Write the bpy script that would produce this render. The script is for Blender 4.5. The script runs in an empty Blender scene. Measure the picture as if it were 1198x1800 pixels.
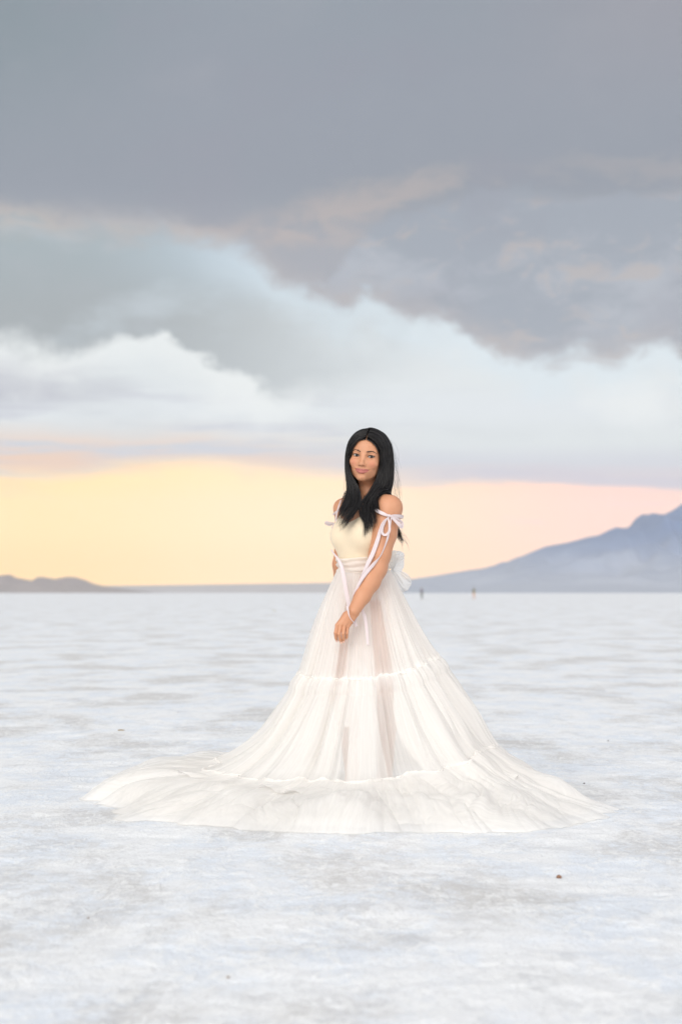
import bpy, bmesh, math, random
import numpy as np
from mathutils import Vector, Matrix

# ------------------------------------------------------------------ camera
S = bpy.context.scene
C = S.collection
R = math.radians
FPX = 3000.0                 # focal length in photo pixels (photo 1198 x 1800)
CAMH = 0.955
PITCH = math.atan(142 / FPX)
cam_d = bpy.data.cameras.new('camera')
cam_d.sensor_fit = 'VERTICAL'
cam_d.sensor_height = 36.0
cam_d.lens = 60.0
cam_d.clip_start = 0.1
cam_d.clip_end = 60000
cam_d.dof.use_dof = True
cam_d.dof.focus_distance = 7.9
cam_d.dof.aperture_fstop = 2.8
cam = bpy.data.objects.new('camera', cam_d)
C.objects.link(cam)
cam.location = (0, 0, CAMH)
cam.rotation_euler = (math.pi / 2 + PITCH, 0, 0)
S.camera = cam
S.render.engine = 'CYCLES'
S.cycles.transparent_max_bounces = 40
S.cycles.max_bounces = 10
S.cycles.diffuse_bounces = 5
S.cycles.volume_bounces = 2
S.cycles.transmission_bounces = 8
S.cycles.use_denoising = True
S.render.filter_size = 1.1
S.view_settings.view_transform = 'Standard'
S.view_settings.look = 'None'
S.view_settings.exposure = 0.0
S.view_settings.gamma = 1.0


def srgb(r, g, b):
    def f(c):
        c /= 255.0
        return c / 12.92 if c <= 0.04045 else ((c + 0.055) / 1.055) ** 2.4
    return (f(r), f(g), f(b), 1.0)


def W(px, py, d=0.0, y0=8.0):
    """a photo pixel at distance y0 + d from the camera, as a world point"""
    Y = y0 + d
    a = (px - 599) / FPX
    b = (900 - py) / FPX
    dy = math.cos(PITCH) - b * math.sin(PITCH)
    dz = math.sin(PITCH) + b * math.cos(PITCH)
    k = Y / dy
    return np.array((a * k, Y, CAMH + dz * k))


# ------------------------------------------------------------------ node helper
class NT:
    def __init__(self, tree):
        self.t = tree

    def new(self, typ, **kw):
        n = self.t.nodes.new(typ)
        for k, v in kw.items():
            setattr(n, k, v)
        return n

    def link(self, a, b):
        self.t.links.new(a, b)

    def put(self, sock, v):
        if hasattr(v, 'is_output'):
            self.link(v, sock)
        else:
            sock.default_value = v

    def m(self, op, a, b=None, c=None, clamp=False):
        n = self.new('ShaderNodeMath', operation=op)
        n.use_clamp = clamp
        for i, v in enumerate((a, b, c)):
            if v is not None:
                self.put(n.inputs[i], v)
        return n.outputs[0]

    def add(self, a, b): return self.m('ADD', a, b)
    def sub(self, a, b): return self.m('SUBTRACT', a, b)
    def mul(self, a, b): return self.m('MULTIPLY', a, b)

    def sstep(self, v, lo, hi, smooth=True):
        n = self.new('ShaderNodeMapRange')
        n.interpolation_type = 'SMOOTHSTEP' if smooth else 'LINEAR'
        n.clamp = True
        self.put(n.inputs['Value'], v)
        self.put(n.inputs['From Min'], lo)
        self.put(n.inputs['From Max'], hi)
        return n.outputs['Result']

    def mix(self, f, a, b, blend='MIX'):
        n = self.new('ShaderNodeMix', data_type='RGBA', blend_type=blend)
        self.put(n.inputs[0], f)
        self.put(n.inputs[6], a)
        self.put(n.inputs[7], b)
        return n.outputs[2]

    def ramp(self, v, stops, interp='EASE'):
        n = self.new('ShaderNodeValToRGB')
        cr = n.color_ramp
        cr.interpolation = interp
        while len(cr.elements) < len(stops):
            cr.elements.new(0.5)
        for e, (p, c) in zip(cr.elements, stops):
            e.position = p
            e.color = c
        self.put(n.inputs[0], v)
        return n.outputs[0]

    def curve(self, v, pts):
        """piecewise curve y(x) in [0,1] x [0,1]"""
        n = self.new('ShaderNodeFloatCurve')
        cm = n.mapping
        c = cm.curves[0]
        c.points[0].location = pts[0]
        c.points[1].location = pts[-1]
        for p in pts[1:-1]:
            c.points.new(*p)
        cm.update()
        self.put(n.inputs['Value'], v)
        return n.outputs[0]

    def noise(self, vec, scale, detail=4, rough=0.5, dist=0.0, dim='3D'):
        n = self.new('ShaderNodeTexNoise')
        n.noise_dimensions = dim
        self.put(n.inputs['Vector'], vec)
        n.inputs['Scale'].default_value = scale
        n.inputs['Detail'].default_value = detail
        n.inputs['Roughness'].default_value = rough
        n.inputs['Distortion'].default_value = dist
        return n.outputs[0]

    def xyz(self, x, y, z):
        n = self.new('ShaderNodeCombineXYZ')
        for s, v in zip(n.inputs, (x, y, z)):
            self.put(s, v)
        return n.outputs[0]

    def map(self, vec, scale=(1, 1, 1), loc=(0, 0, 0)):
        n = self.new('ShaderNodeMapping')
        self.put(n.inputs['Vector'], vec)
        n.inputs['Scale'].default_value = scale
        n.inputs['Location'].default_value = loc
        return n.outputs[0]


# ------------------------------------------------------------------ world: stormy evening sky
SUN_EL, SUN_AZ = R(26), R(-158)      # soft light from high behind the camera, to its left
REAR = 1.78                           # brightness of the unseen, open half of the sky
w = bpy.data.worlds.new('World')
S.world = w
w.use_nodes = True
w.node_tree.nodes.clear()
N = NT(w.node_tree)
tc = N.new('ShaderNodeTexCoord')
sp = N.new('ShaderNodeSeparateXYZ')
N.link(tc.outputs['Generated'], sp.inputs[0])
dx, dy_, dz = sp.outputs
az = N.m('ARCTAN2', dx, dy_)
el = N.m('ARCSINE', dz)
# angles measured in thousands of photo pixels: az 0 -> 0.599, horizon -> 1.042
U = N.add(N.mul(az, 3.0), 0.599)
V = N.sub(1.042, N.mul(el, 2.965))
UV = N.xyz(U, V, 0.0)
Uc = N.m('DIVIDE', N.m('MINIMUM', N.m('MAXIMUM', N.add(U, 0.0), 0.0), 1.198), 1.198)   # 0..1 across the view

n_big = N.sub(N.noise(N.map(UV, (1, 1.4, 1)), 3.2, 6, 0.55), 0.5)
n_edge = N.sub(N.noise(N.map(UV, (1, 1.25, 1), (3.1, 0.7, 0)), 8.0, 7, 0.56), 0.5)
n_soft = N.sub(N.noise(N.map(UV, (0.8, 1.8, 1), (7.7, 2.2, 0)), 4.0, 5, 0.5), 0.5)
n_str = N.sub(N.noise(N.map(UV, (0.9, 5.5, 1), (1.3, 5.2, 0)), 3.4, 6, 0.55), 0.5)
n_str2 = N.sub(N.noise(N.map(UV, (0.7, 7.0, 1), (9.3, 1.2, 0)), 4.2, 5, 0.55), 0.5)

# glow along the horizon
glow_l = N.ramp(V, [(0.80, srgb(254, 236, 188)), (0.92, srgb(254, 234, 184)), (1.0, srgb(253, 226, 172))])
glow_m = N.ramp(V, [(0.80, srgb(254, 234, 203)), (0.92, srgb(255, 236, 206)), (1.0, srgb(255, 230, 196))])
glow_r = N.ramp(V, [(0.80, srgb(240, 220, 214)), (0.92, srgb(252, 226, 212)), (1.0, srgb(254, 228, 208))])
glow = N.mix(N.sstep(U, 0.02, 0.60), glow_l, glow_m)
glow = N.mix(N.sstep(U, 0.55, 1.15), glow, glow_r)
gain = N.mix(N.sstep(U, 0.0, 0.55), (1.22, 0.99, 0.60, 1), (1.25, 1.05, 0.77, 1))
gain = N.mix(N.sstep(U, 0.50, 1.1), gain, (1.18, 0.95, 0.87, 1))
glow = N.mix(1.0, glow, gain, 'MULTIPLY')
glow = N.mix(N.mul(N.sstep(n_str2, 0.05, 0.22), N.mul(N.sstep(U, 0.75, 1.0), N.sstep(V, 0.98, 0.88))), glow, srgb(222, 212, 218))

# pale cloud deck above it
deck = N.ramp(V, [(0.60, srgb(226, 232, 234)), (0.67, srgb(222, 228, 230)), (0.72, srgb(221, 227, 231)),
                  (0.78, srgb(217, 223, 225)), (0.82, srgb(205, 208, 216)), (0.85, srgb(210, 205, 210))])
pink = N.mul(N.sstep(V, 0.735, 0.815), N.sstep(U, 0.78, 0.30))
deck = N.mix(N.mul(pink, N.sstep(n_str, -0.30, 0.04)), deck, srgb(234, 198, 172))
deck = N.mix(N.mul(N.sstep(n_str2, -0.06, 0.16), N.mul(N.sstep(V, 0.66, 0.72), N.sstep(U, 1.0, 0.4))), deck, srgb(198, 202, 211))
deck = N.mix(N.mul(0.9, N.mul(N.sstep(V, 0.62, 0.665), N.mul(N.sstep(V, 0.735, 0.70), N.sstep(N.add(U, N.mul(n_str, 0.5)), 0.24, 0.05)))), deck, srgb(184, 187, 197))
deck = N.mix(N.mul(0.75, N.mul(N.sstep(n_big, 0.0, 0.16), N.sstep(V, 0.80, 0.72))), deck, srgb(233, 237, 237))
deck = N.mix(N.mul(0.5, N.sstep(n_soft, 0.02, 0.2)), deck, srgb(209, 215, 218))
e_deck = N.curve(Uc, [(0, .845), (.1, .842), (.18, .832), (.27, .824), (.4, .834), (.5, .842), (.62, .840), (.72, .838), (.86, .848), (1, .850)])
e_deck = N.add(N.add(e_deck, 0.006), N.mul(n_str, 0.055))
sky = N.mix(N.sstep(V, N.add(e_deck, N.add(0.012, N.mul(N.sstep(n_soft, -0.1, 0.2), 0.03))), N.sub(e_deck, 0.034)), glow, deck)
# violet rim under the deck at the right
rim = N.mul(N.sstep(V, N.sub(e_deck, 0.035), N.sub(e_deck, 0.008)), N.mul(N.sstep(V, N.add(e_deck, 0.014), N.add(e_deck, 0.0)), N.sstep(U, 0.55, 0.85)))
sky = N.mix(N.mul(rim, 0.75), sky, srgb(190, 192, 208))

# middle bank (grey-green, lit from behind along its lower edge)
e_b = N.curve(Uc, [(0, .612), (.10, .622), (.14, .612), (.17, .588), (.21, .578), (.26, .590), (.30, .618), (.35, .652), (.39, .688), (.43, .702), (.50, .694), (.58, .670), (.66, .640), (.75, .62), (1, .62)])
n_ed2 = N.sub(N.noise(N.map(UV, (1, 1.3, 1), (8.4, 3.3, 0)), 24.0, 5, 0.6), 0.5)
e_b = N.add(N.add(e_b, 0.018), N.add(N.mul(n_edge, 0.10), N.mul(n_ed2, 0.04)))
bank_b = N.mix(N.sstep(U, 0.15, 0.75), srgb(156, 164, 168), srgb(206, 213, 216))
bank_b = N.mix(N.sstep(V, 0.58, 0.44), bank_b, N.mix(N.sstep(U, 0.1, 0.6), srgb(158, 171, 177), srgb(196, 214, 228)))
bank_b = N.mix(N.mul(0.8, N.sstep(n_soft, -0.02, 0.22)), bank_b, srgb(198, 210, 218))
bank_b = N.mix(N.mul(0.5, N.sstep(n_big, 0.02, -0.2)), bank_b, srgb(168, 174, 180))
bank_b = N.mix(N.mul(N.sstep(U, 0.45, 0.8), N.mul(0.85, N.sstep(n_edge, -0.1, 0.15))), bank_b, srgb(220, 228, 232))
wid_b = N.curve(Uc, [(0, .045), (.12, .042), (.2, .022), (.38, .026), (.45, .055), (1, .06)])
m_b = N.sstep(V, N.add(e_b, N.mul(wid_b, 0.3)), N.sub(e_b, wid_b))
m_b = N.mul(m_b, N.sstep(U, 0.98, 0.58))
lit = N.mul(N.sstep(V, N.add(e_b, 0.075), N.add(e_b, 0.0)), N.sstep(U, 0.62, 0.45))
sky = N.mix(N.mul(lit, 0.55), sky, srgb(236, 240, 239))
sky = N.mix(m_b, sky, bank_b)

# dark storm bank overhead
e_a = N.curve(Uc, [(0, .418), (.1, .425), (.2, .432), (.29, .440), (.37, .468), (.42, .512), (.47, .532), (.50, .548), (.535, .530), (.58, .556), (.65, .572), (.69, .600), (.735, .622), (.80, .648), (.85, .636), (.89, .645), (.93, .628), (.97, .622), (1, .642)])
n_w = N.sub(N.noise(N.map(UV, (1, 1.9, 1), (5.5, 8.1, 0)), 11.0, 7, 0.60, 0.6), 0.5)
e_a = N.add(N.add(e_a, 0.010), N.add(N.mul(n_w, 0.085), N.mul(n_ed2, 0.030)))
storm = N.ramp(V, [(0.0, srgb(143, 152, 163)), (0.18, srgb(144, 151, 163)), (0.34, srgb(142, 149, 161)), (0.46, srgb(160, 163, 172)), (0.62, srgb(165, 168, 178))])
storm = N.mix(N.mul(N.sstep(U, 0.40, -0.05), N.sstep(V, 0.40, 0.0)), storm, srgb(130, 144, 152))
storm = N.mix(N.mul(N.sstep(U, 0.70, 1.25), N.sstep(V, 0.3, 0.0)), storm, srgb(152, 153, 163))
storm = N.mix(N.mul(N.sstep(n_big, -0.02, 0.2), N.mul(0.30, N.sstep(V, 0.36, 0.1))), storm, srgb(160, 162, 171))
# a lower rank of the storm at the right, with a warm gap above it
e_c = N.curve(Uc, [(0, .60), (.42, .60), (.50, .47), (.54, .415), (.60, .385), (.66, .362), (.75, .352), (.86, .365), (1, .352)])
e_c = N.add(e_c, N.add(N.mul(n_w, 0.075), N.mul(n_big, 0.05)))
m_c = N.sstep(V, N.sub(e_c, 0.012), N.add(e_c, 0.022))
wc = N.curve(Uc, [(0, .405), (.15, .412), (.30, .418), (.40, .412), (.5, .390), (.56, .372), (.66, .330), (.8, .318), (1, .315)])
wb = N.m('ABSOLUTE', N.sub(V, N.add(wc, N.add(N.mul(n_w, 0.10), N.mul(n_soft, 0.06)))))
ww = N.curve(Uc, [(0, .024), (.2, .024), (.33, .038), (.5, .062), (.62, .040), (.8, .030), (1, .030)])
warm = N.mul(N.mul(N.sstep(wb, ww, 0.0), N.sstep(N.add(n_big, N.mul(n_w, 0.8)), -0.20, 0.08)), N.curve(Uc, [(0, .95), (.3, .85), (.42, .6), (.55, .55), (.66, .4), (.78, .22), (1, .25)]))
rank = N.mix(N.sstep(N.add(n_soft, N.mul(n_w, 0.6)), -0.05, 0.2), srgb(153, 161, 173), srgb(173, 179, 189))
rank = N.mix(N.mul(N.sstep(N.add(n_w, N.mul(n_big, 0.7)), 0.02, 0.17), 0.65), rank, srgb(182, 174, 172))
storm = N.mix(N.mul(warm, N.sub(1.0, N.mul(m_c, 0.75))), storm, srgb(190, 177, 171))
storm = N.mix(m_c, storm, rank)
storm = N.mix(N.mul(N.sstep(n_big, 0.0, -0.2), 0.5), storm, srgb(145, 148, 161))
edge_w = N.mul(N.sstep(V, N.sub(e_a, 0.070), N.sub(e_a, 0.008)), N.mul(0.75, N.sstep(n_w, -0.25, 0.1)))
storm = N.mix(edge_w, storm, N.mix(N.sstep(U, 0.0, 0.5), srgb(192, 181, 174), srgb(178, 174, 176)))
wid = N.curve(Uc, [(0, .060), (.25, .055), (.38, .042), (.5, .034), (.7, .028), (.85, .042), (.92, .035), (1, .030)])
m_a = N.sstep(V, N.add(e_a, N.mul(wid, 0.35)), N.sub(e_a, wid))
lit_a = N.mul(N.sstep(V, N.add(e_a, 0.080), e_a), N.sstep(U, 0.28, 0.5))
sky = N.mix(N.mul(lit_a, 0.55), sky, srgb(214, 229, 238))
sky = N.mix(m_a, sky, storm)

# open, bright cloud behind and above the camera (never in view)
back = N.sstep(N.add(N.mul(dy_, -1.0), N.mul(dz, 0.10)), -0.25, 0.62)
n_rear = N.noise(tc.outputs['Generated'], 2.2, 5, 0.5)
rear_c = N.mix(N.sstep(n_rear, 0.3, 0.7), (REAR * 0.86, REAR * 0.89, REAR * 0.95, 1), (REAR * 1.08, REAR * 1.07, REAR * 1.06, 1))
sky = N.mix(back, sky, rear_c)
bg = N.new('ShaderNodeBackground')
N.link(sky, bg.inputs['Color'])
bg.inputs['Strength'].default_value = 1.0
st = N.new('ShaderNodeTexSky')
st.sky_type = 'NISHITA'
st.sun_disc = False
st.sun_elevation = SUN_EL
st.sun_rotation = SUN_AZ
bg2 = N.new('ShaderNodeBackground')
N.link(st.outputs[0], bg2.inputs['Color'])
bg2.inputs['Strength'].default_value = 0.12
ms = N.new('ShaderNodeMixShader')
gap = N.mul(back, N.mul(0.35, N.sstep(n_rear, 0.55, 0.35)))      # a few clear gaps in the clouds behind the camera
N.link(gap, ms.inputs[0])
N.link(bg.outputs[0], ms.inputs[1])
N.link(bg2.outputs[0], ms.inputs[2])
wo = N.new('ShaderNodeOutputWorld')
N.link(ms.outputs[0], wo.inputs['Surface'])

sun_d = bpy.data.lights.new('sun', 'SUN')
sun_d.energy = 1.4
sun_d.angle = R(35)
sun_d.color = (1.0, 0.95, 0.88)
sun = bpy.data.objects.new('sun', sun_d)
C.objects.link(sun)
sv = Vector((math.sin(SUN_AZ) * math.cos(SUN_EL), math.cos(SUN_AZ) * math.cos(SUN_EL), math.sin(SUN_EL)))
sun.rotation_euler = sv.to_track_quat('Z', 'Y').to_euler()


# ------------------------------------------------------------------ object helpers
def mesh_obj(name, verts, faces, mat=None, parent=None, smooth=True):
    me = bpy.data.meshes.new(name)
    verts = np.asarray(verts, dtype=np.float64).reshape(-1, 3)
    if parent:
        verts = verts - world_loc(parent)
    if isinstance(faces, np.ndarray):
        nf, k = faces.shape
        me.vertices.add(len(verts))
        me.vertices.foreach_set('co', verts.ravel())
        me.loops.add(nf * k)
        me.loops.foreach_set('vertex_index', faces.astype(np.int32).ravel())
        me.polygons.add(nf)
        me.polygons.foreach_set('loop_start', (np.arange(nf) * k).astype(np.int32))
        me.polygons.foreach_set('loop_total', np.full(nf, k, dtype=np.int32))
        me.update(calc_edges=True)
        me.validate()
    else:
        me.from_pydata([tuple(v) for v in verts.tolist()], [], faces)
        me.update()
    if smooth:
        me.polygons.foreach_set('use_smooth', np.ones(len(me.polygons), dtype=bool))
    o = bpy.data.objects.new(name, me)
    C.objects.link(o)
    if mat:
        me.materials.append(mat)
    if parent:
        o.parent = parent
    return o


def world_loc(p):
    v = np.zeros(3)
    while p:
        v += np.array(p.location)
        p = p.parent
    return v


def tag(o, label=None, cat=None, group=None, kind=None):
    for k, v in (('label', label), ('category', cat), ('group', group), ('kind', kind)):
        if v:
            o[k] = v
    return o


def new_mat(name):
    m = bpy.data.materials.new(name)
    m.use_nodes = True
    nt = NT(m.node_tree)
    return m, nt, m.node_tree.nodes['Principled BSDF']


_rs = np.random.RandomState(7)
_perm = _rs.permutation(4096)
_vals = _rs.rand(4096).astype(np.float32) * 2 - 1


def vnoise(x, y, z=0.0):
    """smooth value noise in [-1, 1]"""
    x, y, z = np.broadcast_arrays(np.asarray(x, float), np.asarray(y, float), np.asarray(z, float))
    xi, yi, zi = np.floor(x).astype(int), np.floor(y).astype(int), np.floor(z).astype(int)
    fx, fy, fz = x - xi, y - yi, z - zi
    fx, fy, fz = (f * f * f * (f * (f * 6 - 15) + 10) for f in (fx, fy, fz))

    def h(i, j, k):
        return _vals[_perm[(_perm[(_perm[i & 4095] + j) & 4095] + k) & 4095]]
    out = 0
    for a, wa in ((0, 1 - fx), (1, fx)):
        for b, wb in ((0, 1 - fy), (1, fy)):
            for c, wc in ((0, 1 - fz), (1, fz)):
                out = out + h(xi + a, yi + b, zi + c) * wa * wb * wc
    return out


def fbm(x, y, z=0.0, octv=4, gain=0.5):
    s, a = 0, 1.0
    for i in range(octv):
        s = s + a * vnoise(x * 2 ** i + 13.7 * i, y * 2 ** i + 5.1 * i, np.asarray(z) * 2 ** i)
        a *= gain
    return s


def grid_faces(nu, nv, closed_u=False):
    i = np.arange(nu if closed_u else nu - 1)
    j = np.arange(nv - 1)
    I, J = np.meshgrid(i, j, indexing='ij')
    I2 = (I + 1) % nu
    return np.stack([I * nv + J, I2 * nv + J, I2 * nv + J + 1, I * nv + J + 1], -1).reshape(-1, 4)


# ------------------------------------------------------------------ ground: the salt flat
def geo(a, b, r):
    out = [a]
    step = 0.02
    while out[-1] < b:
        step *= r
        out.append(out[-1] + step)
    return np.array(out[1:])


def build_ground():
    core = np.arange(-3.2, 3.2001, 0.02)
    far = geo(3.2, 11500, 1.14)
    xs = np.concatenate([-far[::-1], core, far])
    ycore = np.arange(2.6, 13.001, 0.02)
    yf = geo(13.0, 11500, 1.09)
    yb = geo(-2.6, 11500, 1.16)
    ys = np.concatenate([-yb[::-1], ycore, yf])
    X, Y = np.meshgrid(xs, ys, indexing='ij')
    fade = 1 / (1 + (np.maximum(0, Y - 10) / 12) ** 2)
    r1 = 1 - np.abs(fbm(X * 1.1, Y * 1.1, 0.3, 4))
    Z = 0.006 * fbm(X * 0.7, Y * 0.7, 1.3, 3) + 0.007 * np.clip(r1 - 0.55, 0, 1) + 0.0050 * fbm(X * 5, Y * 6, 2.2, 4, 0.65)
    Z = Z * fade
    return xs, ys, X, Y, Z


gx, gy, GX, GY, GZ = build_ground()


def salt_material():
    m, n, b = new_mat('salt')
    g = n.new('ShaderNodeNewGeometry').outputs['Position']
    q = n.map(g, (1.25, 0.72, 1))
    big = n.noise(q, 0.72, 7, 0.62, 0.2)
    mid = n.noise(n.map(q, (1, 1, 1), (4, 9, 0)), 3.4, 7, 0.68, 0.2)
    fine = n.noise(q, 17.0, 6, 0.70)
    grain = n.noise(g, 95.0, 3, 0.65)
    blue_ = n.noise(n.map(q, (1, 1, 1), (14, 3, 0)), 2.1, 6, 0.65)
    white = n.mix(n.sstep(blue_, 0.42, 0.60), (0.86, 0.86, 0.855, 1), (0.765, 0.80, 0.845, 1))
    pat = n.sstep(n.add(big, n.mul(n.sub(fine, 0.5), 0.30)), 0.47, 0.62)
    c = n.mix(n.mul(0.95, pat), white, (0.60, 0.58, 0.555, 1))
    c = n.mix(n.mul(0.50, n.sstep(n.add(mid, n.mul(n.sub(fine, 0.5), 0.40)), 0.53, 0.65)), c, (0.58, 0.58, 0.585, 1))
    crust = n.m('ABSOLUTE', n.sub(n.noise(n.map(q, (1, 1, 1), (2, 6, 0)), 2.6, 7, 0.66, 0.3), 0.5))
    c = n.mix(n.mul(0.75, n.mul(n.sstep(crust, 0.040, 0.0), n.sstep(fine, 0.40, 0.56))), c, (0.91, 0.905, 0.885, 1))
    c = n.mix(n.mul(0.70, n.sstep(fine, 0.56, 0.68)), c, (0.90, 0.90, 0.895, 1))
    c = n.mix(n.mul(0.60, n.sstep(grain, 0.54, 0.70)), c, (0.52, 0.51, 0.50, 1))
    c = n.mix(n.mul(0.50, n.sstep(grain, 0.45, 0.32)), c, (0.92, 0.92, 0.92, 1))
    n.link(c, b.inputs['Base Color'])
    b.inputs['Roughness'].default_value = 0.52
    b.inputs['Specular IOR Level'].default_value = 0.5
    bp = n.new('ShaderNodeBump')
    bp.inputs['Strength'].default_value = 0.8
    bp.inputs['Distance'].default_value = 0.016
    h = n.add(n.mul(n.sub(mid, n.mul(n.sstep(crust, 0.06, 0.0), -0.25)), 0.6), n.add(n.mul(fine, 0.5), n.mul(grain, 0.10)))
    n.link(h, bp.inputs['Height'])
    n.link(bp.outputs[0], b.inputs['Normal'])
    return m


ground = mesh_obj('ground', np.stack([GX, GY, GZ], -1), grid_faces(len(gx), len(gy)), salt_material())
tag(ground, 'white cracked salt flat reaching to the horizon', 'ground', kind='structure')


def ground_z(x, y):
    i = np.clip(np.searchsorted(gx, x), 1, len(gx) - 1)
    j = np.clip(np.searchsorted(gy, y), 1, len(gy) - 1)
    return GZ[i, j]


# ------------------------------------------------------------------ mountains
def hill_material(name, low, high, zmid):
    m, n, b = new_mat(name)
    g = n.new('ShaderNodeNewGeometry').outputs['Position']
    z = n.new('ShaderNodeSeparateXYZ')
    n.link(g, z.inputs[0])
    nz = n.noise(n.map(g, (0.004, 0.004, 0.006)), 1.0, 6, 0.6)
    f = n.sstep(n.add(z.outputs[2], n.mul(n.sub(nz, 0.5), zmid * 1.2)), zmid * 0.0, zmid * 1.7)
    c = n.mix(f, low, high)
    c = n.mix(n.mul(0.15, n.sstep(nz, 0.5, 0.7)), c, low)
    n.link(c, b.inputs['Base Color'])
    b.inputs['Roughness'].default_value = 0.95
    b.inputs['Specular IOR Level'].default_value = 0.1
    return m


def range_mesh(name, pts, y0, front, backd, mat, rough, seed, nx=420, ny=70):
    px = np.array([p[0] for p in pts], float)
    py = np.array([p[1] for p in pts], float)
    u = np.linspace(px[0], px[-1], nx)
    h = (1042 - np.interp(u, px, py)) / FPX * y0 + CAMH
    X = (u - 599) / FPX * y0
    t = np.concatenate([np.linspace(-1, 0, int(ny * 0.65), endpoint=False), np.linspace(0, 1, ny - int(ny * 0.65))])
    Yo = np.where(t < 0, t * front, t * backd)
    XX, TT = np.meshgrid(X, t, indexing='ij')
    YY = y0 + np.broadcast_to(Yo, XX.shape)
    HH = h[:, None] * np.ones_like(XX)
    g = np.where(TT < 0, (1 + TT) ** 1.35, (1 - TT) ** 1.2)
    L = max(h) * 0.9 + 30
    rid = 1 - np.abs(fbm(XX / L, YY / (L * 2.4), seed, 4))
    er = (rid - 0.55) * rough * HH * np.sin(np.pi * np.clip(g, 0, 1)) * 0.8
    er += rough * 0.10 * HH * fbm(XX / L * 3, YY / L * 3, seed + 3, 3) * (1 - np.abs(TT)) * np.clip(np.abs(TT) * 6, 0, 1)
    ZZ = np.maximum(HH * g + er, -2.0)
    ZZ[:, 0] = -3
    ZZ[:, -1] = -3
    ZZ[0] = -3
    ZZ[-1] = -3
    o = mesh_obj(name, np.stack([XX, YY, ZZ], -1), grid_faces(nx, len(t)), mat)
    return o


blue = hill_material('mountain_haze_tint', (0.31, 0.335, 0.39, 1), (0.075, 0.130, 0.255, 1), 190)  # distance haze put into the base colour: pale foot, blue top
mauve = hill_material('hill_rock', (0.27, 0.23, 0.215, 1), (0.23, 0.19, 0.185, 1), 40)
plain = hill_material('fan_rock', (0.36, 0.33, 0.32, 1), (0.32, 0.30, 0.30, 1), 60)
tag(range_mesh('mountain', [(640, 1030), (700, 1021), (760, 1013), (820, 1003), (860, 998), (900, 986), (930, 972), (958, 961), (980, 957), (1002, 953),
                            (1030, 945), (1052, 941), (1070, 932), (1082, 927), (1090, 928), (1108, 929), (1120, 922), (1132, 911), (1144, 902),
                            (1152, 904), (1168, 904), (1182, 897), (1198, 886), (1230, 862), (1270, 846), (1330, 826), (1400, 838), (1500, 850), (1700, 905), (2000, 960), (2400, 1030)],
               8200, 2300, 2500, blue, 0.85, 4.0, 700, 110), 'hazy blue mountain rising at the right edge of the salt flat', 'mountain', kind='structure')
tag(range_mesh('hills', [(-700, 1035), (-500, 1012), (-300, 1004), (-120, 1013), (-30, 1014), (8, 1011), (18, 1010), (30, 1016), (58, 1021), (66, 1015), (72, 1014), (86, 1016),
                         (97, 1018), (108, 1016), (120, 1014), (134, 1015), (148, 1019), (164, 1026), (190, 1032), (260, 1040)],
               6500, 500, 700, mauve, 0.30, 9.0, 500, 60), 'low dark hills on the horizon at the left', 'hills', kind='structure')
tag(range_mesh('terrain', [(-1500, 1034), (-600, 1033), (0, 1032), (200, 1030), (420, 1027), (560, 1025), (700, 1022), (800, 1022), (1100, 1026), (1600, 1036)],
               9800, 900, 900, plain, 0.25, 14.0, 400, 40), 'long low ridge along the horizon behind the woman', 'ridge', kind='structure')

# ------------------------------------------------------------------ haze
HAZE_D = 0.000042
bm = bmesh.new()
bmesh.ops.create_cube(bm, size=1.0)
me = bpy.data.meshes.new('haze')
bm.to_mesh(me)
bm.free()
hz = bpy.data.objects.new('haze', me)
C.objects.link(hz)
hz.scale = (24000, 24000, 640)
hz.location = (0, 0, 640 / 2 - 5)
tag(hz, 'pale evening haze over the flat and mountains', 'haze', kind='stuff')
hm = bpy.data.materials.new('haze_air')
hm.use_nodes = True
hm.node_tree.nodes.clear()
n = NT(hm.node_tree)
pv = n.new('ShaderNodeVolumePrincipled')
pv.inputs['Color'].default_value = (0.955, 0.965, 0.985, 1)
pv.inputs['Density'].default_value = HAZE_D
pv.inputs['Anisotropy'].default_value = 0.0
oo = n.new('ShaderNodeOutputMaterial')
n.link(pv.outputs[0], oo.inputs['Volume'])
me.materials.append(hm)


# ------------------------------------------------------------------ implicit-surface modelling
def rot_frame(f, u):
    f = np.array(f, float)
    f /= np.linalg.norm(f)
    u = np.array(u, float)
    u = u - f * np.dot(u, f)
    u /= np.linalg.norm(u)
    r = np.cross(u, f)
    return np.stack([r, f, u])          # rows: right, forward, up


class Prim:
    def __init__(self, op, k, fn, c, rad):
        self.op, self.k, self.fn, self.c, self.rad = op, k, fn, np.array(c, float), rad


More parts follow.
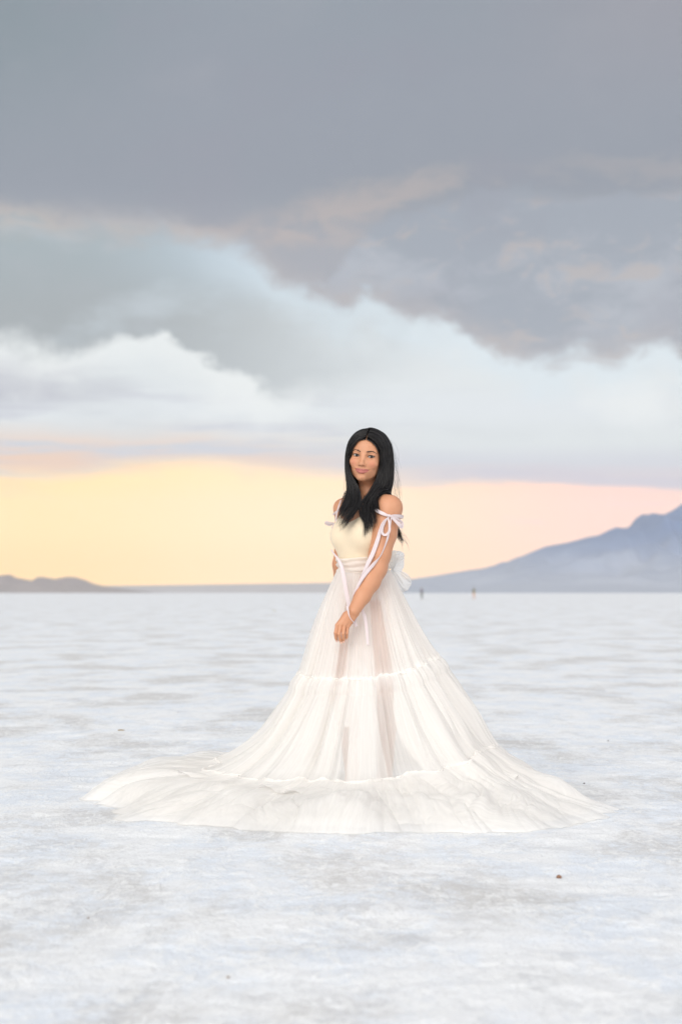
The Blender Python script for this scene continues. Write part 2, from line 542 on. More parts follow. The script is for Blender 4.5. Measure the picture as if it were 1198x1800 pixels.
class Sdf:
    def __init__(self):
        self.p = []

    def cap(self, a, b, ra, rb, k=0.02, op='+'):
        a, b = np.array(a, float), np.array(b, float)
        ba = b - a
        L2 = max(float(ba @ ba), 1e-12)

        def fn(P):
            pa = P - a.astype(np.float32)
            t = np.clip((pa @ ba.astype(np.float32)) / L2, 0, 1).astype(np.float32)
            q = pa - t[:, None] * ba.astype(np.float32)
            return np.sqrt(np.einsum('ij,ij->i', q, q)) - (ra + (rb - ra) * t).astype(np.float32)
        self.p.append(Prim(op, k, fn, (a + b) / 2, math.sqrt(L2) / 2 + max(ra, rb)))
        return self

    def chain(self, pts, k=0.02, op='+'):
        for (p, r), (q, s) in zip(pts[:-1], pts[1:]):
            self.cap(p, q, r, s, k, op)
        return self

    def ell(self, c, rad, M=np.eye(3), k=0.02, op='+'):
        c = np.array(c, float)
        rad = np.array(rad, float)
        A = (np.array(M) / rad[:, None]).astype(np.float32)
        B = (np.array(M) / (rad[:, None] ** 2)).astype(np.float32)

        def fn(P):
            d = P - c.astype(np.float32)
            q = d @ A.T
            k0 = np.sqrt(np.einsum('ij,ij->i', q, q))
            q = d @ B.T
            k1 = np.sqrt(np.einsum('ij,ij->i', q, q)) + 1e-9
            return k0 * (k0 - 1) / k1
        self.p.append(Prim(op, k, fn, c, rad.max()))
        return self

    def raw(self, fn, c, rad, k, op):
        self.p.append(Prim(op, k, fn, c, rad))
        return self

    def eval(self, P, blk=None, ctr=None, half=None):
        """P: (n,3). With blk: P is made of len(ctr) equal runs, prims are skipped where far away."""
        P = P.astype(np.float32)
        D = np.full(len(P), 0.5, np.float32)
        for p in self.p:
            if ctr is not None:
                far = np.linalg.norm(ctr - p.c, axis=1) - p.rad > half + p.k + 0.03
                sel = np.nonzero(~far)[0]
                if not len(sel):
                    continue
                idx = np.concatenate([np.arange(blk[i], blk[i + 1]) for i in sel])
                v = p.fn(P[idx])
                d = D[idx]
            else:
                idx = slice(None)
                v = p.fn(P)
                d = D
            if p.op == '+':
                h = np.clip(0.5 + 0.5 * (d - v) / p.k, 0, 1)
                d = d * (1 - h) + v * h - p.k * h * (1 - h)
            else:
                h = np.clip(0.5 - 0.5 * (d + v) / p.k, 0, 1)
                d = d * (1 - h) - v * h + p.k * h * (1 - h)
            D[idx] = d
        return D


def surface_nets(xs, ys, zs, fn_blocks, B=16):
    """fn_blocks(P, blk, ctr, half) -> sd; returns verts, quads"""
    nx, ny, nz = len(xs), len(ys), len(zs)
    bx, by, bz = [np.arange(0, n, B) for n in (nx, ny, nz)]

    def rng(a, b0):
        return a[b0], a[np.minimum(b0 + B - 1, len(a) - 1)]
    x0, x1 = rng(xs, bx)
    y0, y1 = rng(ys, by)
    z0, z1 = rng(zs, bz)
    I, J, K = [q.ravel() for q in np.meshgrid(np.arange(len(bx)), np.arange(len(by)), np.arange(len(bz)), indexing='ij')]
    ctr = np.stack([(x0 + x1)[I] / 2, (y0 + y1)[J] / 2, (z0 + z1)[K] / 2], -1)
    half = np.sqrt((x1 - x0)[I] ** 2 + (y1 - y0)[J] ** 2 + (z1 - z0)[K] ** 2) / 2 + 0.003
    sd = fn_blocks(ctr, None, None, None)
    F = np.empty((nx, ny, nz), np.float32)
    act = np.abs(sd) < half * 1.3 + 0.02
    for q in range(len(I)):
        if not act[q]:
            F[bx[I[q]]:bx[I[q]] + B, by[J[q]]:by[J[q]] + B, bz[K[q]]:bz[K[q]] + B] = sd[q]
    ids = np.nonzero(act)[0]
    for c0 in range(0, len(ids), 300):
        ch = ids[c0:c0 + 300]
        pts, off, shp = [], [0], []
        for q in ch:
            gx_, gy_, gz_ = xs[bx[I[q]]:bx[I[q]] + B], ys[by[J[q]]:by[J[q]] + B], zs[bz[K[q]]:bz[K[q]] + B]
            G = np.stack(np.meshgrid(gx_, gy_, gz_, indexing='ij'), -1)
            shp.append(G.shape[:3])
            pts.append(G.reshape(-1, 3))
            off.append(off[-1] + len(pts[-1]))
        v = fn_blocks(np.concatenate(pts), off, ctr[ch], half[ch])
        for n_, q in enumerate(ch):
            F[bx[I[q]]:bx[I[q]] + B, by[J[q]]:by[J[q]] + B, bz[K[q]]:bz[K[q]] + B] = v[off[n_]:off[n_ + 1]].reshape(shp[n_])
    ins = F < 0
    cnt = np.zeros((nx - 1, ny - 1, nz - 1), np.uint8)
    for a in (0, 1):
        for b in (0, 1):
            for c in (0, 1):
                cnt += ins[a:nx - 1 + a, b:ny - 1 + b, c:nz - 1 + c]
    ci, cj, ck = np.nonzero((cnt > 0) & (cnt < 8))
    idx = np.full(cnt.shape, -1, np.int32)
    idx[ci, cj, ck] = np.arange(len(ci))
    acc = np.zeros((len(ci), 3))
    num = np.zeros(len(ci))
    for ax in range(3):
        o1, o2 = [d for d in range(3) if d != ax]
        for a in (0, 1):
            for b in (0, 1):
                p = [ci.copy(), cj.copy(), ck.copy()]
                p[o1] = p[o1] + a
                p[o2] = p[o2] + b
                q = [w_.copy() for w_ in p]
                q[ax] = q[ax] + 1
                fa, fb = F[tuple(p)], F[tuple(q)]
                cr = (fa < 0) != (fb < 0)
                t = np.where(cr, fa / np.where(cr, fa - fb, 1), 0)
                A = np.stack([xs[p[0]], ys[p[1]], zs[p[2]]], -1)
                Bq = np.stack([xs[q[0]], ys[q[1]], zs[q[2]]], -1)
                acc += np.where(cr[:, None], A + (Bq - A) * t[:, None], 0)
                num += cr
    V_ = acc / np.maximum(num, 1)[:, None]
    quads = []
    for ax in range(3):
        o1, o2 = [(1, 2), (2, 0), (0, 1)][ax]
        n_ = [nx, ny, nz]
        sl = [slice(1, n_[d] - 1) for d in range(3)]
        sl[ax] = slice(0, n_[ax] - 1)
        s2 = list(sl)
        s2[ax] = slice(1, n_[ax])
        A, Bq = ins[tuple(sl)], ins[tuple(s2)]
        e = np.nonzero(A != Bq)
        base = [e[d] + (0 if d == ax else 1) for d in range(3)]
        flip = A[e]

        def cell(da, db):
            c = [b_.copy() for b_ in base]
            c[o1] = c[o1] + da
            c[o2] = c[o2] + db
            return idx[tuple(c)]
        Q = np.stack([cell(-1, -1), cell(0, -1), cell(0, 0), cell(-1, 0)], -1)
        Q[~flip] = Q[~flip][:, ::-1]
        quads.append(Q)
    Q = np.concatenate(quads)
    Q = Q[(Q >= 0).all(1)]
    return V_, Q


def axis_grid(*segs):
    """segs: (a, b, h) consecutive stretches with their own spacing"""
    out = []
    for a, b, h in segs:
        n_ = max(2, int(round((b - a) / h)))
        out.append(np.linspace(a, b, n_, endpoint=False))
    out.append(np.array([segs[-1][1]]))
    return np.concatenate(out)


# ------------------------------------------------------------------ the woman: body
PHI = R(46)
BF = np.array((-math.sin(PHI), -math.cos(PHI), 0))      # where her chest faces
BL = np.array((math.cos(PHI), -math.sin(PHI), 0))       # her left
BU = np.array((0, 0, 1.0))
BM = np.stack([BL, BF, BU])
chest = W(646, 936)
waist = W(640, 993)
pelvis = W(641, 1050, 0.0)

torso = Sdf()
torso.ell(chest, (0.138, 0.098, 0.15), BM, 0.03)
torso.ell(W(648, 897, 0.0), (0.150, 0.070, 0.065), BM, 0.05)
torso.ell(waist + BF * 0.008, (0.118, 0.098, 0.13), BM, 0.04)
torso.ell(pelvis, (0.135, 0.108, 0.13), BM, 0.05)
for sgn in (-1, 1):
    torso.ell(chest + BF * 0.070 + BL * 0.073 * sgn + BU * -0.016, (0.067, 0.068, 0.066), BM, 0.022)
    torso.ell(chest + BF * 0.065 + BL * 0.070 * sgn + BU * 0.035, (0.05, 0.04, 0.06), BM, 0.03)

body = Sdf()
body.p = list(torso.p)
shL, shR = W(684, 893, -0.125), W(604, 894, 0.12)
body.chain([(W(648, 880, 0.01), 0.035), (W(664, 882, -0.05), 0.040)], 0.04)
body.cap(W(664, 882, -0.05), shL, 0.042, 0.058, 0.03)
body.chain([(W(648, 880, 0.01), 0.035), (W(622, 884, 0.07), 0.036), (shR, 0.048)], 0.04)
# near arm
elL, wrL = W(661, 1001, -0.175), W(621.5, 1074, -0.300)
body.chain([(shL, 0.058), (W(675, 938, -0.145), 0.0570), (W(667, 975, -0.165), 0.050), (elL, 0.0450)], 0.016)
body.cap(elL, W(670, 997, -0.160), 0.043, 0.030, 0.012)
body.chain([(elL, 0.0465), (W(650, 1022, -0.21), 0.0465), (W(637, 1047, -0.26), 0.0370), (wrL, 0.0275)], 0.014)
# far arm, hanging behind the skirt
elR, wrR = W(598, 992, 0.17), W(597, 1064, 0.24)
body.chain([(shR, 0.046), (W(605, 940, 0.15), 0.042), (elR, 0.036), (wrR, 0.024)], 0.016)
body.chain([(wrR, 0.024), (W(597, 1085, 0.25), 0.030)], 0.01)
for q, (x_, y_, L_) in enumerate(((589, 1106, 0.24), (594, 1112, 0.25), (600, 1113, 0.26), (605, 1108, 0.27))):
    body.chain([(W(593 + q * 2.6, 1090, 0.245 + q * 0.008), 0.010), (W(x_, y_ - 8, L_), 0.0085), (W(x_ + 2, y_, L_ - 0.015), 0.007)], 0.004)
body.chain([(W(592, 1078, 0.235), 0.011), (W(587, 1092, 0.22), 0.009), (W(588, 1100, 0.21), 0.0075)], 0.006)
# near hand: palm, four bent fingers, thumb folded underneath
hd = -0.315
kn = [W(592.3, 1099.5, hd), W(598.6, 1098.2, hd - 0.004), W(605.0, 1098.8, hd - 0.002), W(610.8, 1101, hd + 0.006)]
for q, kq in enumerate(kn):
    wq = W(614.5 + q * 3.4, 1075 + q * 1.2, -0.303 + q * 0.002)
    body.cap(wq, kq, 0.0150, 0.0105, 0.007)
pip = [W(589.4, 1112.5, hd - 0.012), W(595.5, 1114.5, hd - 0.016), W(602.9, 1114.5, hd - 0.014), W(609.3, 1113.5, hd - 0.004)]
dip = [W(590.3, 1121.3, hd - 0.002), W(597.4, 1124.0, hd - 0.004), W(603.6, 1123.0, hd - 0.002), W(609.0, 1119.8, hd + 0.006)]
tip = [W(592.0, 1126.3, hd + 0.010), W(599.6, 1129.2, hd + 0.008), W(603.8, 1127.7, hd + 0.010), W(608.2, 1123.6, hd + 0.016)]
for q in range(4):
    rr = (0.0080, 0.0083, 0.0080, 0.0071)[q]
    body.cap(kn[q], pip[q], rr * 1.08, rr, 0.0018)
    body.cap(pip[q], dip[q], rr, rr * 0.90, 0.001)
    body.cap(dip[q], tip[q], rr * 0.90, rr * 0.74, 0.001)
body.chain([(W(607, 1081, hd + 0.018), 0.015), (W(596, 1097, hd + 0.026), 0.012), (W(592.5, 1108, hd + 0.022), 0.0095), (W(594.5, 1116, hd + 0.020), 0.0075)], 0.008)
# legs
for hp, kp, ap, tp in (((658, 1080, -0.05), (671, 1225, -0.09), (676, 1362, 0.03), (656, 1396, -0.13)),
                       ((630, 1075, 0.06), (598, 1222, -0.10), (620, 1365, 0.03), (604, 1397, -0.12))):
    hq, kq, aq, tq = W(*hp), W(*kp), W(*ap), W(*tp)
    tq[2] = 0.025
    mid = (kq + aq) / 2 + np.array((0.012, 0.02, 0.05))
    body.chain([(hq, 0.072), (hq * 0.55 + kq * 0.45, 0.070), (kq, 0.052), (mid, 0.050), (aq, 0.034)], 0.02)
    body.chain([(aq, 0.032), (tq + (aq - tq) * 0.25, 0.030), (tq, 0.026)], 0.015)
    hl = aq.copy()
    hl[2] -= 0.03
    body.cap(aq, hl, 0.032, 0.028, 0.01)
# neck
body.chain([(W(650, 880, 0.02), 0.055), (W(647, 864, 0.012), 0.044), (W(646, 842, 0.002), 0.042), (W(648, 822, 0.0), 0.045)], 0.014)

# head, modelled in its own frame (x: her left, y: out of the face, z: up), 1 unit = HS metres
HS = 1.12
HO = W(639.2, 802.0, -0.100)
HM = rot_frame((-math.sin(R(12)), -math.cos(R(12)), -0.05), (math.sin(R(7.5)), 0, math.cos(R(7.5))))


def H(x, y, z):
    return HO + HS * (HM.T @ np.array((x, y, z), float))


def to_head(P):
    return ((P - HO) @ HM.T) / HS


head = Sdf()
s_ = HS


def hcap(a, b, ra, rb, k=0.008, op='+'):
    head.cap(H(*a), H(*b), ra * s_, rb * s_, k * s_, op)


def hell(c, r, k=0.01, op='+'):
    head.ell(H(*c), np.array(r) * s_, HM, k * s_, op)


hell((0, -0.088, 0.026), (0.072, 0.092, 0.080), 0.02)
hell((0, -0.040, -0.030), (0.0575, 0.062, 0.078), 0.03)
hell((0, -0.034, 0.034), (0.056, 0.048, 0.048), 0.02)
for q in (-1, 1):
    hcap((0.043 * q, -0.062, -0.036), (0.034 * q, -0.036, -0.066), 0.013, 0.012, 0.02)
    hcap((0.034 * q, -0.036, -0.066), (0.009 * q, -0.003, -0.088), 0.012, 0.0115, 0.012)
    hell((0.038 * q, -0.011, -0.026), (0.020, 0.021, 0.017), 0.018)
    hcap((0.012 * q, 0.004, 0.0215), (0.043 * q, -0.008, 0.0225), 0.0075, 0.006, 0.012)
hell((0, 0.003, -0.087), (0.014, 0.0145, 0.0125), 0.014)
hell((0, -0.004, -0.060), (0.028, 0.0225, 0.022), 0.014)
for q in (-1, 1):                       # eye sockets, lids with an almond opening
    hell((0.031 * q, 0.014, 0.0005), (0.018, 0.0125, 0.0125), 0.012, '-')
    hell((0.031 * q, -0.0045, 0), (0.0142, 0.0142, 0.0138), 0.005)
    hcap((0.020 * q, 0.004, 0.0105), (0.043 * q, -0.002, 0.0095), 0.0035, 0.003, 0.006)
hcap((0, 0.006, 0.014), (0, 0.030, -0.030), 0.0062, 0.0072, 0.010)
hell((0, 0.0285, -0.0325), (0.0105, 0.0105, 0.0092), 0.006)
for q in (-1, 1):
    hell((0.0108 * q, 0.0185, -0.0355), (0.0066, 0.0105, 0.0070), 0.006)
    hcap((0.020 * q, 0.012, -0.036), (0.029 * q, 0.006, -0.055), 0.0012, 0.0012, 0.005, '-')
for q in (-1, 1):
    hell((0.0068 * q, 0.0268, -0.0412), (0.0040, 0.0060, 0.0038), 0.002, '-')
for q in (-1, 1):                       # lips
    hcap((0.0290 * q, 0.0035, -0.0555), (0.0065 * q, 0.0195, -0.0560), 0.0030, 0.0052, 0.004)
    hcap((0.0275 * q, 0.0048, -0.0575), (0.0065 * q, 0.0185, -0.0662), 0.0030, 0.0066, 0.004)
hcap((-0.0065, 0.0185, -0.0662), (0.0065, 0.0185, -0.0662), 0.0066, 0.0066, 0.004)
for q in (-1, 1):
    hcap((0.0325 * q, 0.0050, -0.0535), (0.010 * q, 0.0245, -0.0610), 0.0013, 0.0016, 0.003, '-')
hcap((-0.010, 0.0245, -0.0610), (0.010, 0.0245, -0.0610), 0.0016, 0.0016, 0.003, '-')
hcap((-0.009, 0.019, -0.0765), (0.009, 0.019, -0.0765), 0.003, 0.003, 0.008, '-')
for q in (-1, 1):
    hell((0.0700 * q, -0.085, -0.005), (0.007, 0.017, 0.028), 0.006)


def slit(q):
    def fn(P):
        L = to_head(P.astype(np.float64))
        x, y, z = L[:, 0] - 0.031 * q, L[:, 1], L[:, 2]
        z = z - 0.10 * x * q - 0.0004
        d1 = np.sqrt(x * x + (z + 0.0180) ** 2) - 0.0235
        d2 = np.sqrt(x * x + (z - 0.0208) ** 2) - 0.0250
        return (np.maximum(np.maximum(d1, d2), -(y + 0.003)) * HS).astype(np.float32)
    return fn


for q in (-1, 1):
    head.raw(slit(q), H(0.031 * q, 0.005, 0), 0.03, 0.0008, '-')
body.p += head.p

# the body as one continuous mesh
bz = lambda py, d=0.0: W(600, py, d)[2]
cx = lambda px, d=0.0: W(px, 900, d)[0]
xs_ = axis_grid((cx(560), cx(714), 0.0014))
ys_ = axis_grid((7.60, 7.66, 0.003), (7.66, 7.72, 0.0014), (7.72, 7.84, 0.003), (7.84, 7.94, 0.0014), (7.94, 8.34, 0.004))
zs_ = axis_grid((-0.02, bz(1150), 0.006), (bz(1150), bz(1060), 0.0014), (bz(1060), bz(852), 0.003), (bz(852), bz(748), 0.0014))
bv, bq = surface_nets(xs_, ys_, zs_, lambda P, blk, c, h: body.eval(P, blk, c, h))
print('body', len(bv), len(bq))

pbase = W(642, 1400)
pbase[2] = 0
person = bpy.data.objects.new('person', None)
person.location = pbase
C.objects.link(person)
tag(person, 'woman with long black hair in a cream tulle gown standing on the salt flat', 'person')


def skin_material():
    m, n, b = new_mat('skin')
    at = lambda nm: (lambda a: a.outputs['Fac'])(n.new('ShaderNodeAttribute', attribute_name=nm))
    g = n.new('ShaderNodeTexCoord').outputs['Object']
    nz = n.noise(g, 60, 4, 0.6)
    nz2 = n.noise(g, 9, 3, 0.5)
    c = n.mix(nz2, (0.50, 0.235, 0.128, 1), (0.56, 0.272, 0.153, 1))
    c = n.mix(n.mul(at('blush'), 0.6), c, (0.56, 0.205, 0.130, 1))
    c = n.mix(at('lips'), c, (0.40, 0.135, 0.110, 1))
    c = n.mix(at('nail'), c, (0.78, 0.52, 0.43, 1))
    c = n.mix(n.mul(n.sstep(nz, 0.5, 0.8), 0.12), c, (0.45, 0.2, 0.11, 1))
    n.link(c, b.inputs['Base Color'])
    b.inputs['Roughness'].default_value = 0.46
    b.inputs['Specular IOR Level'].default_value = 0.4
    b.inputs['Subsurface Weight'].default_value = 0.12
    b.inputs['Subsurface Radius'].default_value = (0.012, 0.005, 0.003)
    b.inputs['Subsurface Scale'].default_value = 1.0
    return m


skin = skin_material()
body_o = mesh_obj('body', bv, bq, skin, person)
hl = to_head(bv)
near = (np.abs(hl[:, 0]) < 0.07) & (hl[:, 1] > -0.05) & (np.abs(hl[:, 2]) < 0.12)


def sm(v, a, b):
    t = np.clip((v - a) / (b - a), 0, 1)
    return t * t * (3 - 2 * t)


ax_ = np.abs(hl[:, 0])
xw = np.clip(1 - (ax_ / 0.0300) ** 2, 0, 1)
lift_l = 0.0048 * (ax_ / 0.03) ** 2
up = lift_l - 0.0610 + 0.0098 * np.sqrt(xw) - 0.0016 * np.exp(-(ax_ / 0.004) ** 2)
lo = lift_l - 0.0600 - 0.0128 * xw ** 0.7
lips = sm(up - hl[:, 2], -0.0008, 0.0008) * sm(hl[:, 2] - lo, -0.0008, 0.0008) * (hl[:, 1] > 0.004) * (ax_ < 0.0302) * near
blush = np.exp(-(((ax_ - 0.040) / 0.016) ** 2 + ((hl[:, 2] + 0.030) / 0.016) ** 2)) * near
nail = np.zeros(len(bv))
for q in range(4):
    npos = tip[q] + np.array((0, -0.006, -0.003))
    nail = np.maximum(nail, (np.linalg.norm((bv - npos) * np.array((1.5, 1, 1)), axis=1) < 0.0078).astype(float))
for nm, arr in (('lips', lips), ('blush', blush), ('nail', nail)):
    a_ = body_o.data.attributes.new(nm, 'FLOAT', 'POINT')
    a_.data.foreach_set('value', arr.astype(np.float32))


def eye_material():
    m, n, b = new_mat('eyeball')
    g = n.new('ShaderNodeAttribute', attribute_name='iris').outputs['Fac']
    c = n.ramp(g, [(0.0, (0.006, 0.005, 0.004, 1)), (0.30, (0.006, 0.005, 0.004, 1)), (0.36, (0.030, 0.012, 0.006, 1)), (0.86, (0.018, 0.008, 0.004, 1)),
                   (0.97, (0.01, 0.006, 0.005, 1)), (1.0, (0.72, 0.66, 0.62, 1))], 'LINEAR')
    n.link(c, b.inputs['Base Color'])
    b.inputs['Roughness'].default_value = 0.08
    return m


eye_m = eye_material()
dark_hair_m, nn, bb = new_mat('dark_brow')
bb.inputs['Base Color'].default_value = (0.016, 0.010, 0.008, 1)
bb.inputs['Roughness'].default_value = 0.6
gaze = np.array((0, 0, CAMH)) - H(0, 0, 0)
gaze /= np.linalg.norm(gaze)


def tube(path, rad, nseg=6, flat=None):
    """path (n,3), rad (n,) -> verts, faces of a tapered tube; flat=(axis, factor) squeezes it"""
    path = np.asarray(path, float)
    n_ = len(path)
    T = np.gradient(path, axis=0)
    T /= np.linalg.norm(T, axis=1, keepdims=True) + 1e-12
    ref = np.array((0.31, -0.9, 0.29))
    Nn = np.cross(T, ref)
    Nn /= np.linalg.norm(Nn, axis=1, keepdims=True) + 1e-12
    Bn = np.cross(T, Nn)
    a = np.linspace(0, 2 * np.pi, nseg, endpoint=False)
    k = flat if flat else 1.0
    V_ = path[:, None, :] + np.asarray(rad)[:, None, None] * (np.cos(a)[None, :, None] * Nn[:, None, :] + k * np.sin(a)[None, :, None] * Bn[:, None, :])
    V_ = V_.transpose(1, 0, 2).reshape(-1, 3)
    return V_, grid_faces(nseg, n_, True)


def merge(parts):
    vs, fs, o_ = [], [], 0
    for v, f in parts:
        vs.append(v)
        fs.append(f + o_)
        o_ += len(v)
    return np.concatenate(vs), np.concatenate(fs)


for q in (-1, 1):
    c_ = H(0.031 * q, -0.0045, 0)
    r_ = 0.0127 * HS
    th = np.linspace(0, np.pi, 29)
    ph = np.linspace(0, 2 * np.pi, 32, endpoint=False)
    gm = rot_frame(gaze + HM[0] * 0.02 * q, HM[2])
    PH, TH = np.meshgrid(ph, th, indexing='ij')
    dirs = np.cos(TH)[..., None] * gm[1] + np.sin(TH)[..., None] * (np.cos(PH)[..., None] * gm[0] + np.sin(PH)[..., None] * gm[2])
    e = mesh_obj('eye', c_ + r_ * dirs, grid_faces(32, 29, True), eye_m, body_o)
    a_ = e.data.attributes.new('iris', 'FLOAT', 'POINT')
    a_.data.foreach_set('value', np.clip(TH / 0.56, 0, 1).astype(np.float32).ravel())
    # lashes along the upper lid, with a liner flick at the outer corner
    t = np.linspace(-1, 1, 15)
    xx = 0.0138 * t + 0.031 * q
    lift = 0.10 * (xx - 0.031 * q) * q
    zz = -0.0180 + np.sqrt(0.0235 ** 2 - (0.014 * t) ** 2) + lift + 0.0008
    yy = -0.0045 + np.sqrt(np.maximum(0.0146 ** 2 - (0.0138 * t) ** 2 - (zz) ** 2, 1e-6)) + 0.0005
    pth = np.array([H(a, b, c) for a, b, c in zip(xx, yy, zz)])
    pr = [tube(pth, 0.0021 * HS * (0.5 + 0.5 * (1 - np.abs(t))) * 1.1)]
    zl = 0.0208 - np.sqrt(0.0250 ** 2 - (0.0132 * t) ** 2) + 0.10 * 0.0132 * t * q + 0.0002
    xl = 0.0132 * t + 0.031 * q
    yl = -0.0045 + np.sqrt(np.maximum(0.0143 ** 2 - (0.0132 * t) ** 2 - zl ** 2, 1e-6)) + 0.0003
    pr.append(tube(np.array([H(a, b, c) for a, b, c in zip(xl, yl, zl)]), np.full(15, 0.0006 * HS), 5))
    for tt in np.linspace(-0.9, 1.05, 16):
        ti = tt * q if q > 0 else tt * q
        x0 = 0.0138 * ti + 0.031 * q
        z0 = -0.0180 + math.sqrt(max(0.0235 ** 2 - (0.014 * ti) ** 2, 1e-6)) + 0.10 * (x0 - 0.031 * q) * q
        y0 = -0.0045 + math.sqrt(max(0.0148 ** 2 - (0.0138 * ti) ** 2 - z0 ** 2, 1e-6))
        out = np.array((0.0035 * ti, 0.0045, 0.0030))
        p0 = np.array((x0, y0, z0))
        pr.append(tube(np.array([H(*(p0 + out * s * np.array((1, 1, s)))) for s in (0, .4, .75, 1)]), np.array((0.00045, .0004, .0003, .0001)) * HS, 4))
    mesh_obj('eyelashes', *merge(pr), dark_hair_m, body_o)
    # brow: a tapering arch of short hairs lying on the skin
    pr = []
    rb = random.Random(5 + q)
    for k_ in range(75):
        t = rb.random()
        bx_ = 0.0115 + 0.037 * t
        bz_ = 0.0175 + 0.0062 * math.sin(min(t / 0.66, 1) * math.pi / 2) - 0.0062 * max(0, (t - 0.66) / 0.34) ** 1.3
        wd = 0.0022 * (1 - t) + 0.0008
        p0 = H(bx_ * q, 0.012, bz_ + rb.uniform(-wd, wd))
        dr = HM.T @ np.array((q * 1.0, -0.12, 0.45 * (1 - t) - 0.35 * t))
        L_ = 0.0052
        pts_ = np.array([p0 + dr * L_ * s for s in (0, .35, .7, 1)])
        for it in range(10):
            sd_ = head.eval(pts_)
            pts_ = pts_ - (HM[1] * 1.0) * (sd_ - 0.0004)[:, None] * 0.9
        pr.append(tube(pts_, np.array((0.0004, .0005, .0004, .00012)) * HS, 4))
    mesh_obj('eyebrow', *merge(pr), dark_hair_m, body_o)

# ------------------------------------------------------------------ cloth materials


def fabric(name, col, rough=0.85, trans=0.15, wave=0.0):
    m, n, b = new_mat(name)
    g = n.new('ShaderNodeTexCoord').outputs['Object']
    nz = n.noise(g, 900, 2, 0.5)
    b.inputs['Base Color'].default_value = col
    b.inputs['Roughness'].default_value = rough
    b.inputs['Sheen Weight'].default_value = 0.25
    b.inputs['Specular IOR Level'].default_value = 0.25
    bp = n.new('ShaderNodeBump')
    bp.inputs['Strength'].default_value = 0.15
    bp.inputs['Distance'].default_value = 0.001
    n.link(nz, bp.inputs['Height'])
    n.link(bp.outputs[0], b.inputs['Normal'])
    if trans:
        tr = n.new('ShaderNodeBsdfTranslucent')
        tr.inputs['Color'].default_value = col
        mx = n.new('ShaderNodeMixShader')
        mx.inputs[0].default_value = trans
        out = [q for q in m.node_tree.nodes if q.type == 'OUTPUT_MATERIAL'][0]
        n.link(b.outputs[0], mx.inputs[1])
        n.link(tr.outputs[0], mx.inputs[2])
        n.link(mx.outputs[0], out.inputs['Surface'])
    return m


def tulle(name, alpha, streak=0.25, col=(0.94, 0.918, 0.885, 1)):
    """net fabric: part of the light goes straight through, bunched threads are denser"""
    m = bpy.data.materials.new(name)
    m.use_nodes = True
    m.node_tree.nodes.clear()
    n = NT(m.node_tree)
    uv = n.new('ShaderNodeAttribute', attribute_name='cloth').outputs['Vector']
    st_ = n.noise(n.map(uv, (1, 1, 1)), 1.0, 5, 0.65)
    df = n.new('ShaderNodeBsdfDiffuse')
    df.inputs['Color'].default_value = col
    tl = n.new('ShaderNodeBsdfTranslucent')
    tl.inputs['Color'].default_value = col
    mx = n.new('ShaderNodeMixShader')
    mx.inputs[0].default_value = 0.42
    n.link(df.outputs[0], mx.inputs[1])
    n.link(tl.outputs[0], mx.inputs[2])
    tp = n.new('ShaderNodeBsdfTransparent')
    m2 = n.new('ShaderNodeMixShader')
    den = n.new('ShaderNodeAttribute', attribute_name='dense').outputs['Fac']
    f = n.add(alpha, n.mul(n.sub(st_, 0.5), streak * 2))
    f = n.m('ADD', f, den, clamp=True)
    n.put(m2.inputs[0], f)
    n.link(tp.outputs[0], m2.inputs[1])
    n.link(mx.outputs[0], m2.inputs[2])
    out = n.new('ShaderNodeOutputMaterial')
    n.link(m2.outputs[0], out.inputs['Surface'])
    return m


satin = fabric('bodice_satin', (0.74, 0.615, 0.445, 1), 0.55, 0.0)
ribbon_m = fabric('mauve_ribbon', (0.78, 0.69, 0.695, 1), 0.6, 0.25)

# ------------------------------------------------------------------ bodice
z_top = W(608, 919, -0.07)[2]
z_cap = W(640, 896)[2]
z_bot = W(640, 985)[2]


cup = Sdf()
cup.p = list(torso.p)
cup.ell(chest + BF * 0.088 + BU * -0.012, (0.105, 0.045, 0.05), BM, 0.05)
cup.ell(chest + BF * 0.074 + BU * -0.070, (0.100, 0.045, 0.07), BM, 0.05)


def bodice_fn(P, blk, c, h):
    d = cup.eval(P, blk, c, h) - 0.0045
    a = (P - chest) @ BL
    zt = np.minimum(z_top + 0.40 * np.abs(a + 0.012) + 0.5 * np.maximum(0, np.abs(a) - 0.085), z_cap)
    return np.maximum(np.maximum(d, (P[:, 2] - zt) * 0.9), z_bot - P[:, 2]).astype(np.float32)


v, f = surface_nets(axis_grid((cx(562), cx(720), 0.0024)), axis_grid((7.74, 8.24, 0.0024)), axis_grid((z_bot - 0.01, z_cap + 0.01, 0.0024)), bodice_fn)
bodice = mesh_obj('bodice', v, f, satin, person)

